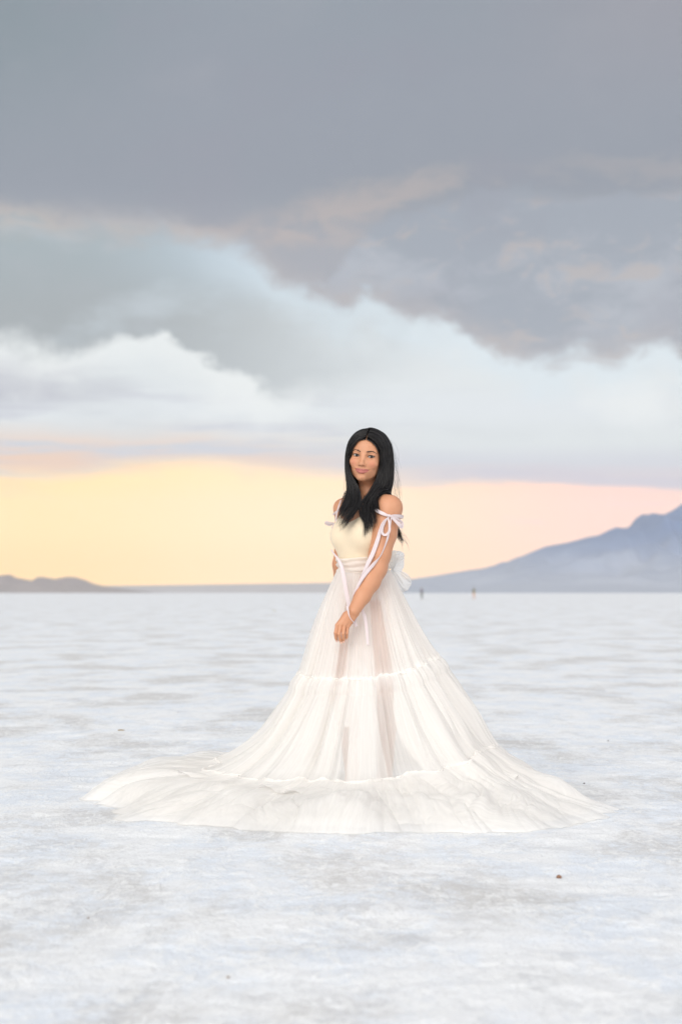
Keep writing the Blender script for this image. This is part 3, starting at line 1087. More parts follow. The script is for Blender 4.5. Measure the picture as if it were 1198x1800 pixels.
# ------------------------------------------------------------------ skirt
SC = np.array((0.11, 8.0))
S_KEYS = np.array([0, .12, .22, .33, .45, .55, .67, .78, .90, 1.0])
DIRS = {
    0:   ([.122, .205, .272, .335, .430, .510, .605, .735, .880, .98], [1.06, .90, .77, .670, .545, .425, .255, .130, .03, 0]),
    45:  ([.115, .20, .275, .34, .44, .52, .62, .77, .92, 1.02], [1.06, .92, .78, .65, .51, .39, .25, .10, .03, 0]),
    90:  ([.105, .20, .28, .36, .47, .57, .70, .85, 1.0, 1.10], [1.06, .93, .78, .62, .47, .35, .20, .08, .03, 0]),
    140: ([.115, .19, .25, .30, .38, .48, .63, .90, 1.15, 1.32], [1.06, .91, .75, .59, .44, .31, .19, .13, .09, .03]),
    180: ([.130, .195, .243, .285, .345, .450, .70, .90, 1.11, 1.26], [1.06, .90, .735, .58, .435, .280, .150, .125, .095, 0]),
    213: ([.122, .190, .240, .290, .365, .475, .70, .90, 1.12, 1.33], [1.06, .905, .74, .575, .43, .285, .140, .11, .065, 0]),
    162: ([.123, .193, .246, .293, .362, .465, .665, .90, 1.13, 1.29], [1.06, .905, .742, .585, .437, .295, .170, .135, .105, .05]),
    195: ([.126, .192, .241, .287, .354, .462, .70, .90, 1.10, 1.23], [1.06, .902, .737, .578, .433, .283, .145, .117, .08, 0]),
    229: ([.118, .184, .234, .296, .380, .486, .68, .84, 1.03, 1.17], [1.06, .910, .748, .573, .435, .297, .148, .105, .058, 0]),
    247: ([.114, .178, .229, .300, .392, .498, .665, .87, 1.12, 1.33], [1.06, .916, .758, .573, .442, .308, .156, .105, .055, 0]),
    270: ([.110, .172, .225, .300, .400, .510, .68, .86, 1.04, 1.20], [1.06, .92, .77, .578, .45, .325, .160, .10, .05, 0]),
    300: ([.115, .180, .240, .315, .415, .520, .67, .88, 1.12, 1.30], [1.06, .915, .765, .603, .468, .340, .200, .10, .05, 0]),
    325: ([.120, .190, .255, .322, .415, .505, .62, .83, 1.06, 1.27], [1.06, .908, .765, .640, .510, .400, .262, .125, .045, 0]),
}


def profile(theta, s):
    """theta (n,), s (m,) -> r, z of shape (n,m)"""
    degs = np.array(sorted(DIRS))
    Rk = np.array([DIRS[d][0] for d in degs])
    Zk = np.array([DIRS[d][1] for d in degs])

    def along(K):                                   # monotone-ish cubic along s
        m = np.gradient(K, S_KEYS, axis=1)
        i = np.clip(np.searchsorted(S_KEYS, s, 'right') - 1, 0, len(S_KEYS) - 2)
        h = S_KEYS[i + 1] - S_KEYS[i]
        t = (s - S_KEYS[i]) / h
        return ((2 * t**3 - 3 * t**2 + 1) * K[:, i] + (t**3 - 2 * t**2 + t) * h * m[:, i] + (-2 * t**3 + 3 * t**2) * K[:, i + 1] + (t**3 - t**2) * h * m[:, i + 1])
    Rs, Zs = along(Rk), along(Zk)
    d = np.degrees(theta) % 360
    dd = np.concatenate([degs, [360]])
    i = np.searchsorted(dd, d, 'right') - 1
    i = np.clip(i, 0, len(degs) - 1)
    t = (d - dd[i]) / (dd[i + 1] - dd[i])
    n_ = len(degs)

    def cr(K):
        a, b, c, e = K[(i - 1) % n_], K[i], K[(i + 1) % n_], K[(i + 2) % n_]
        tt = t[:, None]
        m1, m2 = (c - a) * 0.4, (e - b) * 0.4
        return (2 * tt**3 - 3 * tt**2 + 1) * b + (tt**3 - 2 * tt**2 + tt) * m1 + (-2 * tt**3 + 3 * tt**2) * c + (tt**3 - tt**2) * m2
    return cr(Rs), cr(Zs)


def pn(theta, f, s=0.0, seed=0.0):
    return vnoise(np.cos(theta) * f + 31.3 + seed, np.sin(theta) * f + 17.9 + seed * 1.7, s)


def big_folds(th, s):
    """the deep folds that run through every tier"""
    a = (0.024 + 0.095 * sm(s, 0.2, 0.7)) * (1 + 0.45 * np.clip(-np.cos(th), 0, 1))
    return a * (pn(th, 3.2, s * 0.5, 2) * 0.6 + (np.abs(pn(th, 5.5, s * 0.6, 5)) - 0.25) * 1.3) * sm(s, 0.0, 0.25)


def skirt_surface(s0, s1, nth, ns, seed, scale=1.0, gather=1.0, th0=0.0, th1=2 * np.pi, lift=0.0, closed=True, puff=0.012, floor=0.004, hz_k=0.9):
    th = np.linspace(th0, th1, nth, endpoint=not closed)
    s = s0 + (s1 - s0) * np.linspace(0, 1, ns)
    r, z = profile(th, s)
    T, SS = np.meshgrid(th, s, indexing='ij')
    q = (SS - s0) / (s1 - s0)                       # 0 at the gathered seam, 1 at the lower edge
    fine = pn(T + 0.05 * pn(T, 9, SS * 4, seed + 3), 24, q * 0.8, seed) * 0.6 + pn(T, 48, q * 1.2, seed + 1) * 0.4
    med = pn(T + 0.10 * pn(T, 5, SS * 3, seed + 8), 11, q * 0.7, seed + 4)
    amp_f = gather * (0.0036 + 0.0030 * np.sqrt(q)) * np.minimum(1, r / 0.3)
    amp_m = gather * 0.020 * sm(q, 0.0, 0.8) * np.minimum(1.6, r / 0.35)
    d = big_folds(T, SS) + amp_f * fine + amp_m * med + puff * np.sin(np.pi * np.clip(q * 5, 0, 1)) * (s0 > 0)
    flat = sm(SS, 0.66, 0.84)                       # where the train lies along the ground the folds stand up instead
    rr = r * scale + d * (1 - flat) * np.where(SS < 0.03, SS / 0.03, 1) + d * flat * 0.8
    scal = 0.012 * np.abs(pn(T, 13, 0.3, 77)) * np.exp(-((SS - 0.33) / 0.10) ** 2) + 0.02 * np.abs(pn(T, 8, 0.3, 78)) * np.exp(-((SS - 0.67) / 0.10) ** 2)
    z = z * (1 if s0 > 0 or scale == 1 else 1) - scal * (1 - sm(SS, .6, .9) * 0.4)
    rr = rr * (1 + 0.075 * sm(SS, 0.8, 1.0) * pn(T, 3.5, 0.4, 61) + 0.035 * sm(SS, 0.88, 1.0) * pn(T, 11, 0.4, 62))
    X = SC[0] + rr * np.cos(T)
    Y = SC[1] + rr * np.sin(T)
    gl = 0.05 * np.abs(fbm(X * 2.6 + seed, Y * 2.6, seed, 3, 0.45)) + 0.010 * np.clip(fbm(X * 9 + 4, Y * 9, seed + 2, 2), -0.3, 1)
    Tw = T + 0.16 * pn(T, 3, SS * 4, 3)
    rad_f = np.clip(pn(Tw, 8, SS * 2.0, seed + 6), -0.2, 1) * 0.06 + np.abs(pn(Tw, 19, SS * 2.5, seed + 7)) * 0.026 + np.abs(pn(Tw, 38, SS * 3.5, seed + 9)) * 0.005
    hemw = np.clip((1 - SS) / 0.15, 0, 1) ** 0.8
    lowl = 1 - 0.55 * np.clip(-np.cos(T), 0, 1) ** 1.5
    Z = z + flat * lowl * hz_k * (gl + rad_f) * (0.18 + 0.82 * hemw) + d * flat * 0.25 * hemw
    Z = np.maximum(Z, ground_z(X, Y) + floor) + lift
    return T, SS, np.stack([X, Y, Z], -1)


def cloth_obj(name, T, SS, P, mat, parent, closed, dense=None, fu=38.0, fv=2.2, keep=None, warp=0.02):
    nth, ns = T.shape
    F_ = grid_faces(nth, ns, closed)
    if keep is not None:
        kf = keep.ravel()[F_].all(1)
        F_ = F_[kf]
    o = mesh_obj(name, P, F_, mat, parent)
    a_ = o.data.attributes.new('cloth', 'FLOAT_VECTOR', 'POINT')
    a_.data.foreach_set('vector', np.stack([np.cos(T + warp * pn(T, 4, SS * 6, 5)) * fu, np.sin(T + warp * pn(T, 4, SS * 6, 5)) * fu, SS * fv], -1).astype(np.float32).ravel())
    a_ = o.data.attributes.new('dense', 'FLOAT', 'POINT')
    a_.data.foreach_set('value', (np.zeros(T.size) if dense is None else dense.ravel()).astype(np.float32))
    return o


net = tulle('tulle_net', 0.60, 0.16)
net_in = tulle('tulle_lining', 0.72, 0.22)
net_dense = tulle('tulle_gathered', 0.80, 0.20)

T, SS, P = skirt_surface(0.0, 0.335, 1300, 60, 1.0)
dn = 0.30 * np.exp(-SS / 0.02) + 0.25 * np.exp(-(0.335 - SS) / 0.012)
skirt = cloth_obj('skirt', T, SS, P, net, person, True, dn)
T, SS, P = skirt_surface(0.33, 0.675, 1500, 70, 5.0)
dn = 0.35 * np.exp(-(SS - 0.33) / 0.02) + 0.05
cloth_obj('tier', T, SS, P, net, skirt, True, dn, 46)
T, SS, P = skirt_surface(0.67, 1.0, 1900, 110, 9.0, gather=1.0)
dn = 0.30 * np.exp(-(SS - 0.67) / 0.03) + 0.02 + 0.16 * sm(SS, 0.93, 0.99)
cloth_obj('tier', T, SS, P, net, skirt, True, dn, 30, 8.0, None, 0.16)
# second ruffled layer on the ground and the lining, with the openings the legs show through
T, SS, P = skirt_surface(0.69, 0.97, 1500, 80, 15.0, scale=0.97, gather=1.0, floor=0.008, hz_k=0.5)
cloth_obj('underlayer', T, SS, P, net, skirt, True, 0.10 * np.ones(T.shape), 26, 8.0, None, 0.2)
T, SS, P = skirt_surface(0.0, 0.80, 1100, 110, 21.0, scale=0.93, gather=0.8, puff=0.0)
dg = np.degrees(T)
wob = 2.2 * vnoise(SS * 6, 0.5, 0.2)
op1 = (dg > 278.5 + wob) & (dg < 293 + wob * 1.5 + 3 * np.sin(SS * 9)) & (SS > 0.12) & (SS < 0.69)
op2 = (dg > 238 + wob) & (dg < 249 + wob) & (SS > 0.13) & (SS < 0.345)
op3 = (dg > 258 + wob) & (dg < 261.5 + wob) & (SS > 0.52) & (SS < 0.69)
cloth_obj('lining', T, SS, P, net_in, skirt, True, None, 34, 1.5, ~(op1 | op2 | op3))


def seam_rope(s, r0, seed, n_=1600):
    th = np.linspace(0, 2 * np.pi, n_, endpoint=False)
    T, SS, P = skirt_surface(s, s + 0.02, n_, 2, seed)
    c = P[:, 0, :]
    rad = r0 * (0.9 + 0.45 * pn(th, 55, 0, seed) + 0.3 * pn(th, 20, 0, seed))
    a = np.linspace(0, 2 * np.pi, 8, endpoint=False)
    er = np.stack([np.cos(th), np.sin(th), 0 * th], -1)
    V_ = c[:, None, :] + np.maximum(rad, 0.002)[:, None, None] * (np.cos(a)[None, :, None] * er[:, None, :] + np.sin(a)[None, :, None] * np.array((0, 0, 1.5))[None, None, :])
    F_ = grid_faces(n_, 8, True)
    i = np.arange(n_)
    last = np.stack([i * 8 + 7, ((i + 1) % n_) * 8 + 7, ((i + 1) % n_) * 8, i * 8], -1)
    o = mesh_obj('ruffle_seam', V_.reshape(-1, 3), np.concatenate([F_, last]), net_dense, skirt)
    A = np.repeat(th, 8)
    a_ = o.data.attributes.new('cloth', 'FLOAT_VECTOR', 'POINT')
    a_.data.foreach_set('vector', np.stack([np.cos(A) * 60, np.sin(A) * 60, A * 0], -1).astype(np.float32).ravel())


seam_rope(0.332, 0.0046, 5.0)
seam_rope(0.672, 0.0052, 9.0)

# waist sash: a folded band of the same net
th = np.linspace(0, 2 * np.pi, 300, endpoint=False)
zz = np.linspace(0, 1, 26)
za, zb = W(640, 981)[2], W(640, 1007)[2]
T, Q = np.meshgrid(th, zz, indexing='ij')
ew, ef = 0.1285, 0.119
a1, a2 = np.cos(T), np.sin(T)
rip = 0.004 * np.sin(Q * 17 + 1.2 * np.sin(T * 2)) + 0.0025 * vnoise(np.cos(T) * 3, np.sin(T) * 3, Q * 7)
rip = rip + 0.006 * (1 - Q) ** 2
Pc = (waist[:2] + BF[:2] * 0.006)[None, None, :] + ((ew + rip) * a1)[..., None] * BL[None, None, :2] + ((ef + rip) * a2)[..., None] * BF[None, None, :2]
P = np.concatenate([Pc, (za + (zb - za) * Q + 0.004 * np.sin(T * 3 + Q * 2))[..., None]], -1)
sash = cloth_obj('waist_sash', T, Q, P, tulle('sash_net', 0.97, 0.05, (0.93, 0.89, 0.83, 1)), person, True)


# big tulle bow at the back of the waist
def bow_loop(name, c, u, v, w_, seed):
    """a puffed loop: a strip bent back on itself, c the knot, u along the loop, v across"""
    n1, n2 = 60, 24
    t = np.linspace(0, 1, n1)
    k = np.linspace(-1, 1, n2)
    T_, K_ = np.meshgrid(t, k, indexing='ij')
    L = np.sin(np.pi * T_) ** 0.8
    op_ = np.sin(2 * np.pi * T_)
    wid = (0.25 + 0.75 * np.sin(np.pi * T_) ** 0.6)
    P = (np.array(c)[None, None] + np.array(u) * (L * (1 - 0.12 * K_**2 + 0.06 * vnoise(K_ * 3, seed, T_ * 3)))[..., None]
         + np.array(v) * (K_ * wid + 0.06 * vnoise(T_ * 5, K_ * 3, seed))[..., None]
         + np.array(w_) * (op_ * 0.9 + 0.18 * vnoise(T_ * 6, K_ * 6, seed + 4))[..., None])
    o = cloth_obj(name, T_ * 0.5, K_, P, net_bow, sash, False, None, 8, 3)
    return o


net_bow = tulle('bow_net', 0.72, 0.15, (0.955, 0.95, 0.94, 1))
kn_ = W(688, 1000, 0.05)
bow_loop('bow_loop', kn_, W(698, 968, 0.02) - kn_, np.array((0.034, -0.01, -0.006)), np.array((0.012, 0.035, 0.0)), 1.0)
bow_loop('bow_loop', kn_, W(716, 1036, 0.10) - kn_, np.array((0.026, 0.0, 0.026)), np.array((0.010, 0.035, 0.012)), 2.0)
bow_loop('bow_loop', kn_, W(706, 985, 0.16) - kn_, np.array((0.006, 0.02, 0.040)), np.array((0.020, 0.02, -0.012)), 3.0)

# ------------------------------------------------------------------ ribbons
TOC = -np.array((0, 1.0, 0))


def ribbon(name, pts, wid, parent, twist=None, close=False, push=True, mat=None):
    """pts: (px, py, d) waypoints; wid: widths in metres (scalar or per point); strip about facing the viewer, rolled by twist degrees"""
    K = np.array([W(*p) for p in pts])
    n_ = max(12, 8 * len(pts))
    t0 = np.linspace(0, 1, len(K))
    t = np.linspace(0, 1, n_)

    def cr(A):
        A = np.asarray(A, float)
        if A.ndim == 1:
            A = A[:, None]
        m = np.gradient(A, axis=0)
        i = np.clip((t * (len(A) - 1)).astype(int), 0, len(A) - 2)
        u = (t * (len(A) - 1) - i)[:, None]
        return (2*u**3 - 3*u**2 + 1) * A[i] + (u**3 - 2*u**2 + u) * m[i] + (-2*u**3 + 3*u**2) * A[i+1] + (u**3 - u**2) * m[i+1]
    P = cr(K)
    if push:
        for it in range(6):
            sd_ = body.eval(P)
            e = 0.002
            g = np.stack([body.eval(P + np.eye(3)[a] * e) - sd_ for a in range(3)], -1) / e
            g /= np.linalg.norm(g, axis=1, keepdims=True) + 1e-6
            P = P + g * np.maximum(0, 0.0045 - sd_)[:, None]
    wd = np.interp(t, t0, np.broadcast_to(wid, len(K)) if np.ndim(wid) == 0 else wid) * 0.92
    tw = np.radians(np.interp(t, t0, np.zeros(len(K)) if twist is None else twist))
    Tn = np.gradient(P, axis=0)
    Tn /= np.linalg.norm(Tn, axis=1, keepdims=True)
    A = np.cross(Tn, TOC)
    A /= np.linalg.norm(A, axis=1, keepdims=True)
    Bv = np.cross(A, Tn)
    D_ = A * np.cos(tw)[:, None] + Bv * np.sin(tw)[:, None]
    Nm = np.cross(D_, Tn)
    th_ = 0.0007
    k = np.array([-1, -.5, 0, .5, 1])
    cup = 0.06 * (k**2)
    top = P[:, None] + wd[:, None, None] / 2 * (k[None, :, None] * D_[:, None] + cup[None, :, None] * Nm[:, None]) + th_ * Nm[:, None]
    bot = P[:, None] + wd[:, None, None] / 2 * (k[None, ::-1, None] * D_[:, None] + cup[None, ::-1, None] * Nm[:, None]) - th_ * Nm[:, None]
    ring = np.concatenate([top, bot], 1)
    V_ = ring.transpose(1, 0, 2).reshape(-1, 3)
    F_ = grid_faces(10, n_, True).tolist()
    F_.append([i * n_ for i in range(10)][::-1])
    F_.append([i * n_ + n_ - 1 for i in range(10)])
    return mesh_obj(name, V_, F_, mat or ribbon_m, parent)


mm = 0.001
# strap of the near shoulder, tied round the upper arm
ribbon('shoulder_strap', [(655, 893, -.155), (663, 898, -.185), (673, 903, -.200), (684, 907.5, -.205)], [10*mm, 16*mm, 17*mm, 11*mm], bodice)
ribbon('shoulder_strap', [(684, 907.5, -.203), (692, 907, -.19), (701, 907.5, -.165), (707, 908.5, -.12), (704, 909, -.07), (690, 908, -.05)], [10*mm, 16*mm, 18*mm, 18*mm, 17*mm, 15*mm], bodice)
knot_v, knot_f = tube(np.array([W(681.5, 905.5, -.208), W(684, 906.5, -.212), W(687, 908, -.208)]), [0.004, 0.0072, 0.004], 8)
arm_bow = mesh_obj('ribbon_bow', knot_v, knot_f, ribbon_m, bodice)
LOOPS = [
    ([(684, 908, -.21), (677, 916, -.214), (671.5, 928, -.218), (671.5, 937, -.218), (677, 940.5, -.220), (683.5, 934, -.222), (684, 922, -.224), (682, 911, -.218)],
     [6*mm, 9*mm, 14*mm, 14*mm, 12*mm, 13*mm, 12*mm, 6*mm], [10, 30, 25, 20, 30, 10, 30, 10]),
    ([(686, 908, -.21), (694, 915, -.205), (703, 924, -.195), (706, 926, -.180), (706, 919, -.175), (698, 912, -.195), (688, 908, -.208)],
     [6*mm, 15*mm, 18*mm, 16*mm, 14*mm, 10*mm, 6*mm], [0, 5, 5, 40, 20, 10, 0]),
    ([(683, 909, -.213), (673, 918, -.214), (668, 932, -.215), (663, 950, -.217), (655, 972, -.222), (647, 989, -.232), (640, 1005, -.245), (634, 1019, -.262), (628, 1033, -.272), (626, 1043, -.276)],
     [6*mm, 10*mm, 16*mm, 20*mm, 21*mm, 20*mm, 17*mm, 15*mm, 10*mm, 4*mm], [20, 25, 10, 5, 0, 5, 10, 15, 25, 40]),
    ([(687, 910, -.213), (685, 925, -.222), (681, 945, -.220), (674, 965, -.219), (667, 979, -.224), (656, 992, -.235), (645, 1005, -.250), (635, 1019, -.266), (627, 1034, -.276), (621, 1048, -.282)],
     [6*mm, 9*mm, 11*mm, 8*mm, 8*mm, 17*mm, 18*mm, 15*mm, 12*mm, 5*mm], [30, 40, 30, 55, 60, 20, 10, 10, 20, 40]),
]
for p_, w_, t_ in LOOPS:
    ribbon('ribbon_loop' if p_[-1][1] < 915 else 'ribbon_tail', p_, w_, bodice, t_)
# tails that come out again under the wrist
ribbon('ribbon_tail', [(634, 1066, -.262), (640, 1083, -.262), (643, 1098, -.268), (645, 1118, -.280), (646, 1134, -.288)], [8*mm, 17*mm, 16*mm, 14*mm, 12*mm], bodice, [30, 10, 0, 15, 5])
ribbon('ribbon_tail', [(631, 1075, -.270), (624, 1086, -.278), (622, 1092, -.282), (626, 1101, -.284)], [6*mm, 19*mm, 20*mm, 14*mm], bodice, [20, 0, 0, 15])
# far shoulder: strap, small bow, long tail across the skirt to the wrist
ribbon('shoulder_strap', [(599, 879, .045), (594.5, 892, .045), (591, 905, .03), (590, 917, .02)], [7*mm, 8*mm, 8*mm, 9*mm], bodice)
ribbon('shoulder_strap', [(596, 897, .05), (590, 900, .075), (588.5, 904, .12)], [7*mm, 9*mm, 10*mm], bodice)
ribbon('ribbon_loop', [(587, 919, .0), (581, 920, -.01), (574, 918, -.012), (572.5, 920.5, -.008), (579, 923, .0), (587, 920, .0)], [5*mm, 12*mm, 13*mm, 10*mm, 9*mm, 5*mm], bodice, [0, 20, 30, 10, -10, 0])
ribbon('ribbon_tail', [(587, 919, .0), (585.5, 924, -.01), (583, 928.5, -.02)], [5*mm, 9*mm, 7*mm], bodice, [20, 25, 30])
ribbon('ribbon_tail', [(582, 966, -.03), (587, 974, -.085), (594, 983, -.125), (600, 996, -.155), (604, 1015, -.175), (607.5, 1035, -.205), (611, 1054, -.235), (613.5, 1066, -.265)],
       [6*mm, 8*mm, 12*mm, 18*mm, 20*mm, 20*mm, 20*mm, 19*mm], bodice, [20, 10, 5, 0, 0, 5, 0, 5])
ribbon('ribbon_tail', [(610, 1065, -.335), (612, 1077, -.342), (614.5, 1085, -.345), (619.5, 1092, -.338), (623, 1096, -.310)], [13*mm, 8*mm, 5*mm, 4*mm, 6*mm], bodice, [10, 40, 60, 60, 30])

# necklace
pth = np.array([W(634, 866, -.055), W(636, 871, -.068), W(640, 873.5, -.072), W(645, 871, -.066), W(650, 866, -.055)])
for it in range(5):
    sd_ = body.eval(pth)
    g = np.stack([body.eval(pth + np.eye(3)[a] * .002) - sd_ for a in range(3)], -1) / .002
    pth = pth - g * (sd_ - 0.0015)[:, None] * 0.8
nm_, nn, bb = new_mat('silver_chain')
bb.inputs['Base Color'].default_value = (0.85, 0.82, 0.80, 1)
bb.inputs['Metallic'].default_value = 1.0
bb.inputs['Roughness'].default_value = 0.2
mesh_obj('necklace', *merge([tube(pth, np.full(5, 0.0011), 6), tube(pth[1:4] + np.array((0, 0, -0.002)), np.array((0.001, 0.0025, 0.001)), 6)]), nm_, person)

# shoes: pale heeled pumps, all but hidden by the skirt
shoe_m, nn, bb = new_mat('shoe_leather')
bb.inputs['Base Color'].default_value = (0.55, 0.42, 0.36, 1)
bb.inputs['Roughness'].default_value = 0.4
for ap, tp in (((676, 1362, 0.03), (656, 1396, -0.13)), ((620, 1365, 0.03), (604, 1397, -0.12))):
    aq, tq = W(*ap), W(*tp)
    tq[2] = 0.025
    sh = Sdf()
    hl_ = aq - np.array((0, 0, 0.035))
    sh.chain([(hl_, 0.036), (tq + (hl_ - tq) * 0.4, 0.032), (tq, 0.032), (tq + (tq - hl_) * 0.25 * np.array((1, 1, 0)), 0.018)], 0.012)
    hb = hl_ + np.array((0, 0.012, 0))
    he = hb.copy()
    he[2] = 0.006
    sh.cap(hb, he, 0.02, 0.006, 0.012)

    def shoe_fn(P, blk, c, h, sh=sh, aq=aq):
        d = sh.eval(P, blk, c, h)
        return np.maximum(d, P[:, 2] - (aq[2] - 0.02)).astype(np.float32)
    lo_ = np.minimum(aq, tq) - 0.09
    hi_ = np.maximum(aq, tq) + 0.09
    v, f = surface_nets(axis_grid((lo_[0], hi_[0], .004)), axis_grid((lo_[1], hi_[1], .004)), axis_grid((-0.012, hi_[2], .004)), shoe_fn)
    mesh_obj('shoe', v, f, shoe_m, person)

# ------------------------------------------------------------------ hair
hair_m, n, b = new_mat('black_hair')
tn = n.new('ShaderNodeAttribute', attribute_name='tone').outputs['Fac']
n.link(n.mix(tn, (0.003, 0.0025, 0.003, 1), (0.014, 0.011, 0.010, 1)), b.inputs['Base Color'])
n.link(n.add(0.22, n.mul(tn, 0.16)), b.inputs['Roughness'])
b.inputs['Specular IOR Level'].default_value = 0.33


def cap_fn(P, blk, c, h):
    d = head.eval(P, blk, c, h) - 0.0075
    L = to_head(P.astype(np.float64))
    x, y, z = L[:, 0], L[:, 1], L[:, 2]
    face = np.maximum((np.sqrt((x / 0.066) ** 2 + ((z + 0.022) / 0.090) ** 2) - 1) * 0.055, -(y + 0.062)) * HS
    part = np.maximum(np.abs(x - 0.002) - 0.0022, -(y + 0.045)) * HS
    low = (-0.030 - z) * HS
    return np.maximum(np.maximum(d, low), np.maximum(-face, -part)).astype(np.float32)


hm_ = H(0, -0.09, 0)
cv, cf = surface_nets(axis_grid((hm_[0] - .12, hm_[0] + .12, .0025)), axis_grid((hm_[1] - .16, hm_[1] + .16, .0025)), axis_grid((hm_[2] - .12, hm_[2] + .16, .0025)), cap_fn)
hair = mesh_obj('hair', cv, cf, hair_m, person)

L0 = [(643.5, 767, -.115), (632, 772, -.112), (620, 787, -.098), (612.8, 805, -.080), (614, 825, -.080), (619.5, 842, -.085), (628, 857, -.095), (632, 872, -.115), (633, 885, -.13), (627, 900, -.15), (616, 915, -.165), (602, 933, -.165)]
L1 = [(645, 761, -.09), (630, 765, -.085), (616, 780, -.07), (611, 803, -.06), (611.5, 828, -.06), (615, 848, -.075), (619, 865, -.09), (621, 880, -.11), (616, 897, -.13), (605, 914, -.145), (594, 931, -.14)]
L2 = [(648, 756, -.05), (632, 758, -.03), (616, 772, -.01), (609, 795, .0), (608, 820, .0), (610.5, 843, -.01), (612, 860, -.03), (608, 872, -.04), (604, 885, -.06), (597, 902, -.085), (591, 917, -.10)]
R0 = [(645.5, 767, -.115), (654, 772, -.115), (661, 784, -.105), (666.5, 800, -.09), (666.0, 820, -.08), (663.5, 838, -.08), (657, 852, -.095), (649, 866, -.11), (641, 878, -.125), (635, 892, -.14), (636.5, 908, -.165), (643, 924, -.185), (639, 948, -.19)]
R1 = [(648, 760, -.09), (660, 766, -.085), (669, 783, -.08), (673, 806, -.07), (673, 830, -.07), (670, 850, -.08), (662, 866, -.095), (652, 880, -.12), (647, 895, -.15), (651, 914, -.185), (649, 944, -.20)]
R2 = [(650, 756, -.06), (666, 762, -.05), (678, 780, -.05), (682, 805, -.05), (683, 830, -.055), (680, 850, -.07), (672, 866, -.09), (662, 880, -.13), (656, 893, -.17), (660, 905, -.19), (659, 920, -.20)]
R3 = [(651, 754, -.04), (669, 759, -.03), (684, 779, -.03), (688, 806, -.03), (689, 832, -.04), (686, 852, -.06), (678, 868, -.09), (667, 880, -.13), (661, 892, -.17), (659, 903, -.19)]
B0 = [(650, 755, .0), (634, 757, .04), (618, 773, .06), (611, 800, .06), (611, 830, .05), (613, 855, .045), (616, 875, .05), (620, 892, .08), (624, 915, .10)]
B1 = [(652, 754, .02), (646, 757, .08), (642, 780, .125), (642, 815, .135), (644, 850, .12), (648, 885, .11), (652, 910, .125), (656, 935, .14)]
B2 = [(653, 754, .02), (670, 760, .06), (682, 786, .09), (686, 818, .09), (683, 850, .075), (678, 880, .08), (678, 905, .10), (688, 930, .11), (700, 948, .115)]
B3 = [(652, 754, -.01), (672, 760, .0), (686, 781, .0), (689.5, 808, .0), (690, 832, -.005), (687, 853, .0), (683, 868, .02), (683, 885, .06), (688, 908, .09), (699, 932, .10), (706, 948, .105), (709, 962, .105)]
rg = np.random.RandomState(11)


def strand_guide(g, n_):
    K = np.array([W(*p) for p in g])
    d = np.r_[0, np.cumsum(np.linalg.norm(np.diff(K, axis=0), axis=1))]
    u = np.linspace(0, d[-1], n_)
    m = np.gradient(K, d, axis=0)
    i = np.clip(np.searchsorted(d, u, 'right') - 1, 0, len(d) - 2)
    h = (d[i + 1] - d[i])[:, None]
    t = ((u - d[i])[:, None]) / h
    return (2*t**3 - 3*t**2 + 1) * K[i] + (t**3 - 2*t**2 + t) * h * m[i] + (-2*t**3 + 3*t**2) * K[i+1] + (t**3 - t**2) * h * m[i+1]


NS = 34


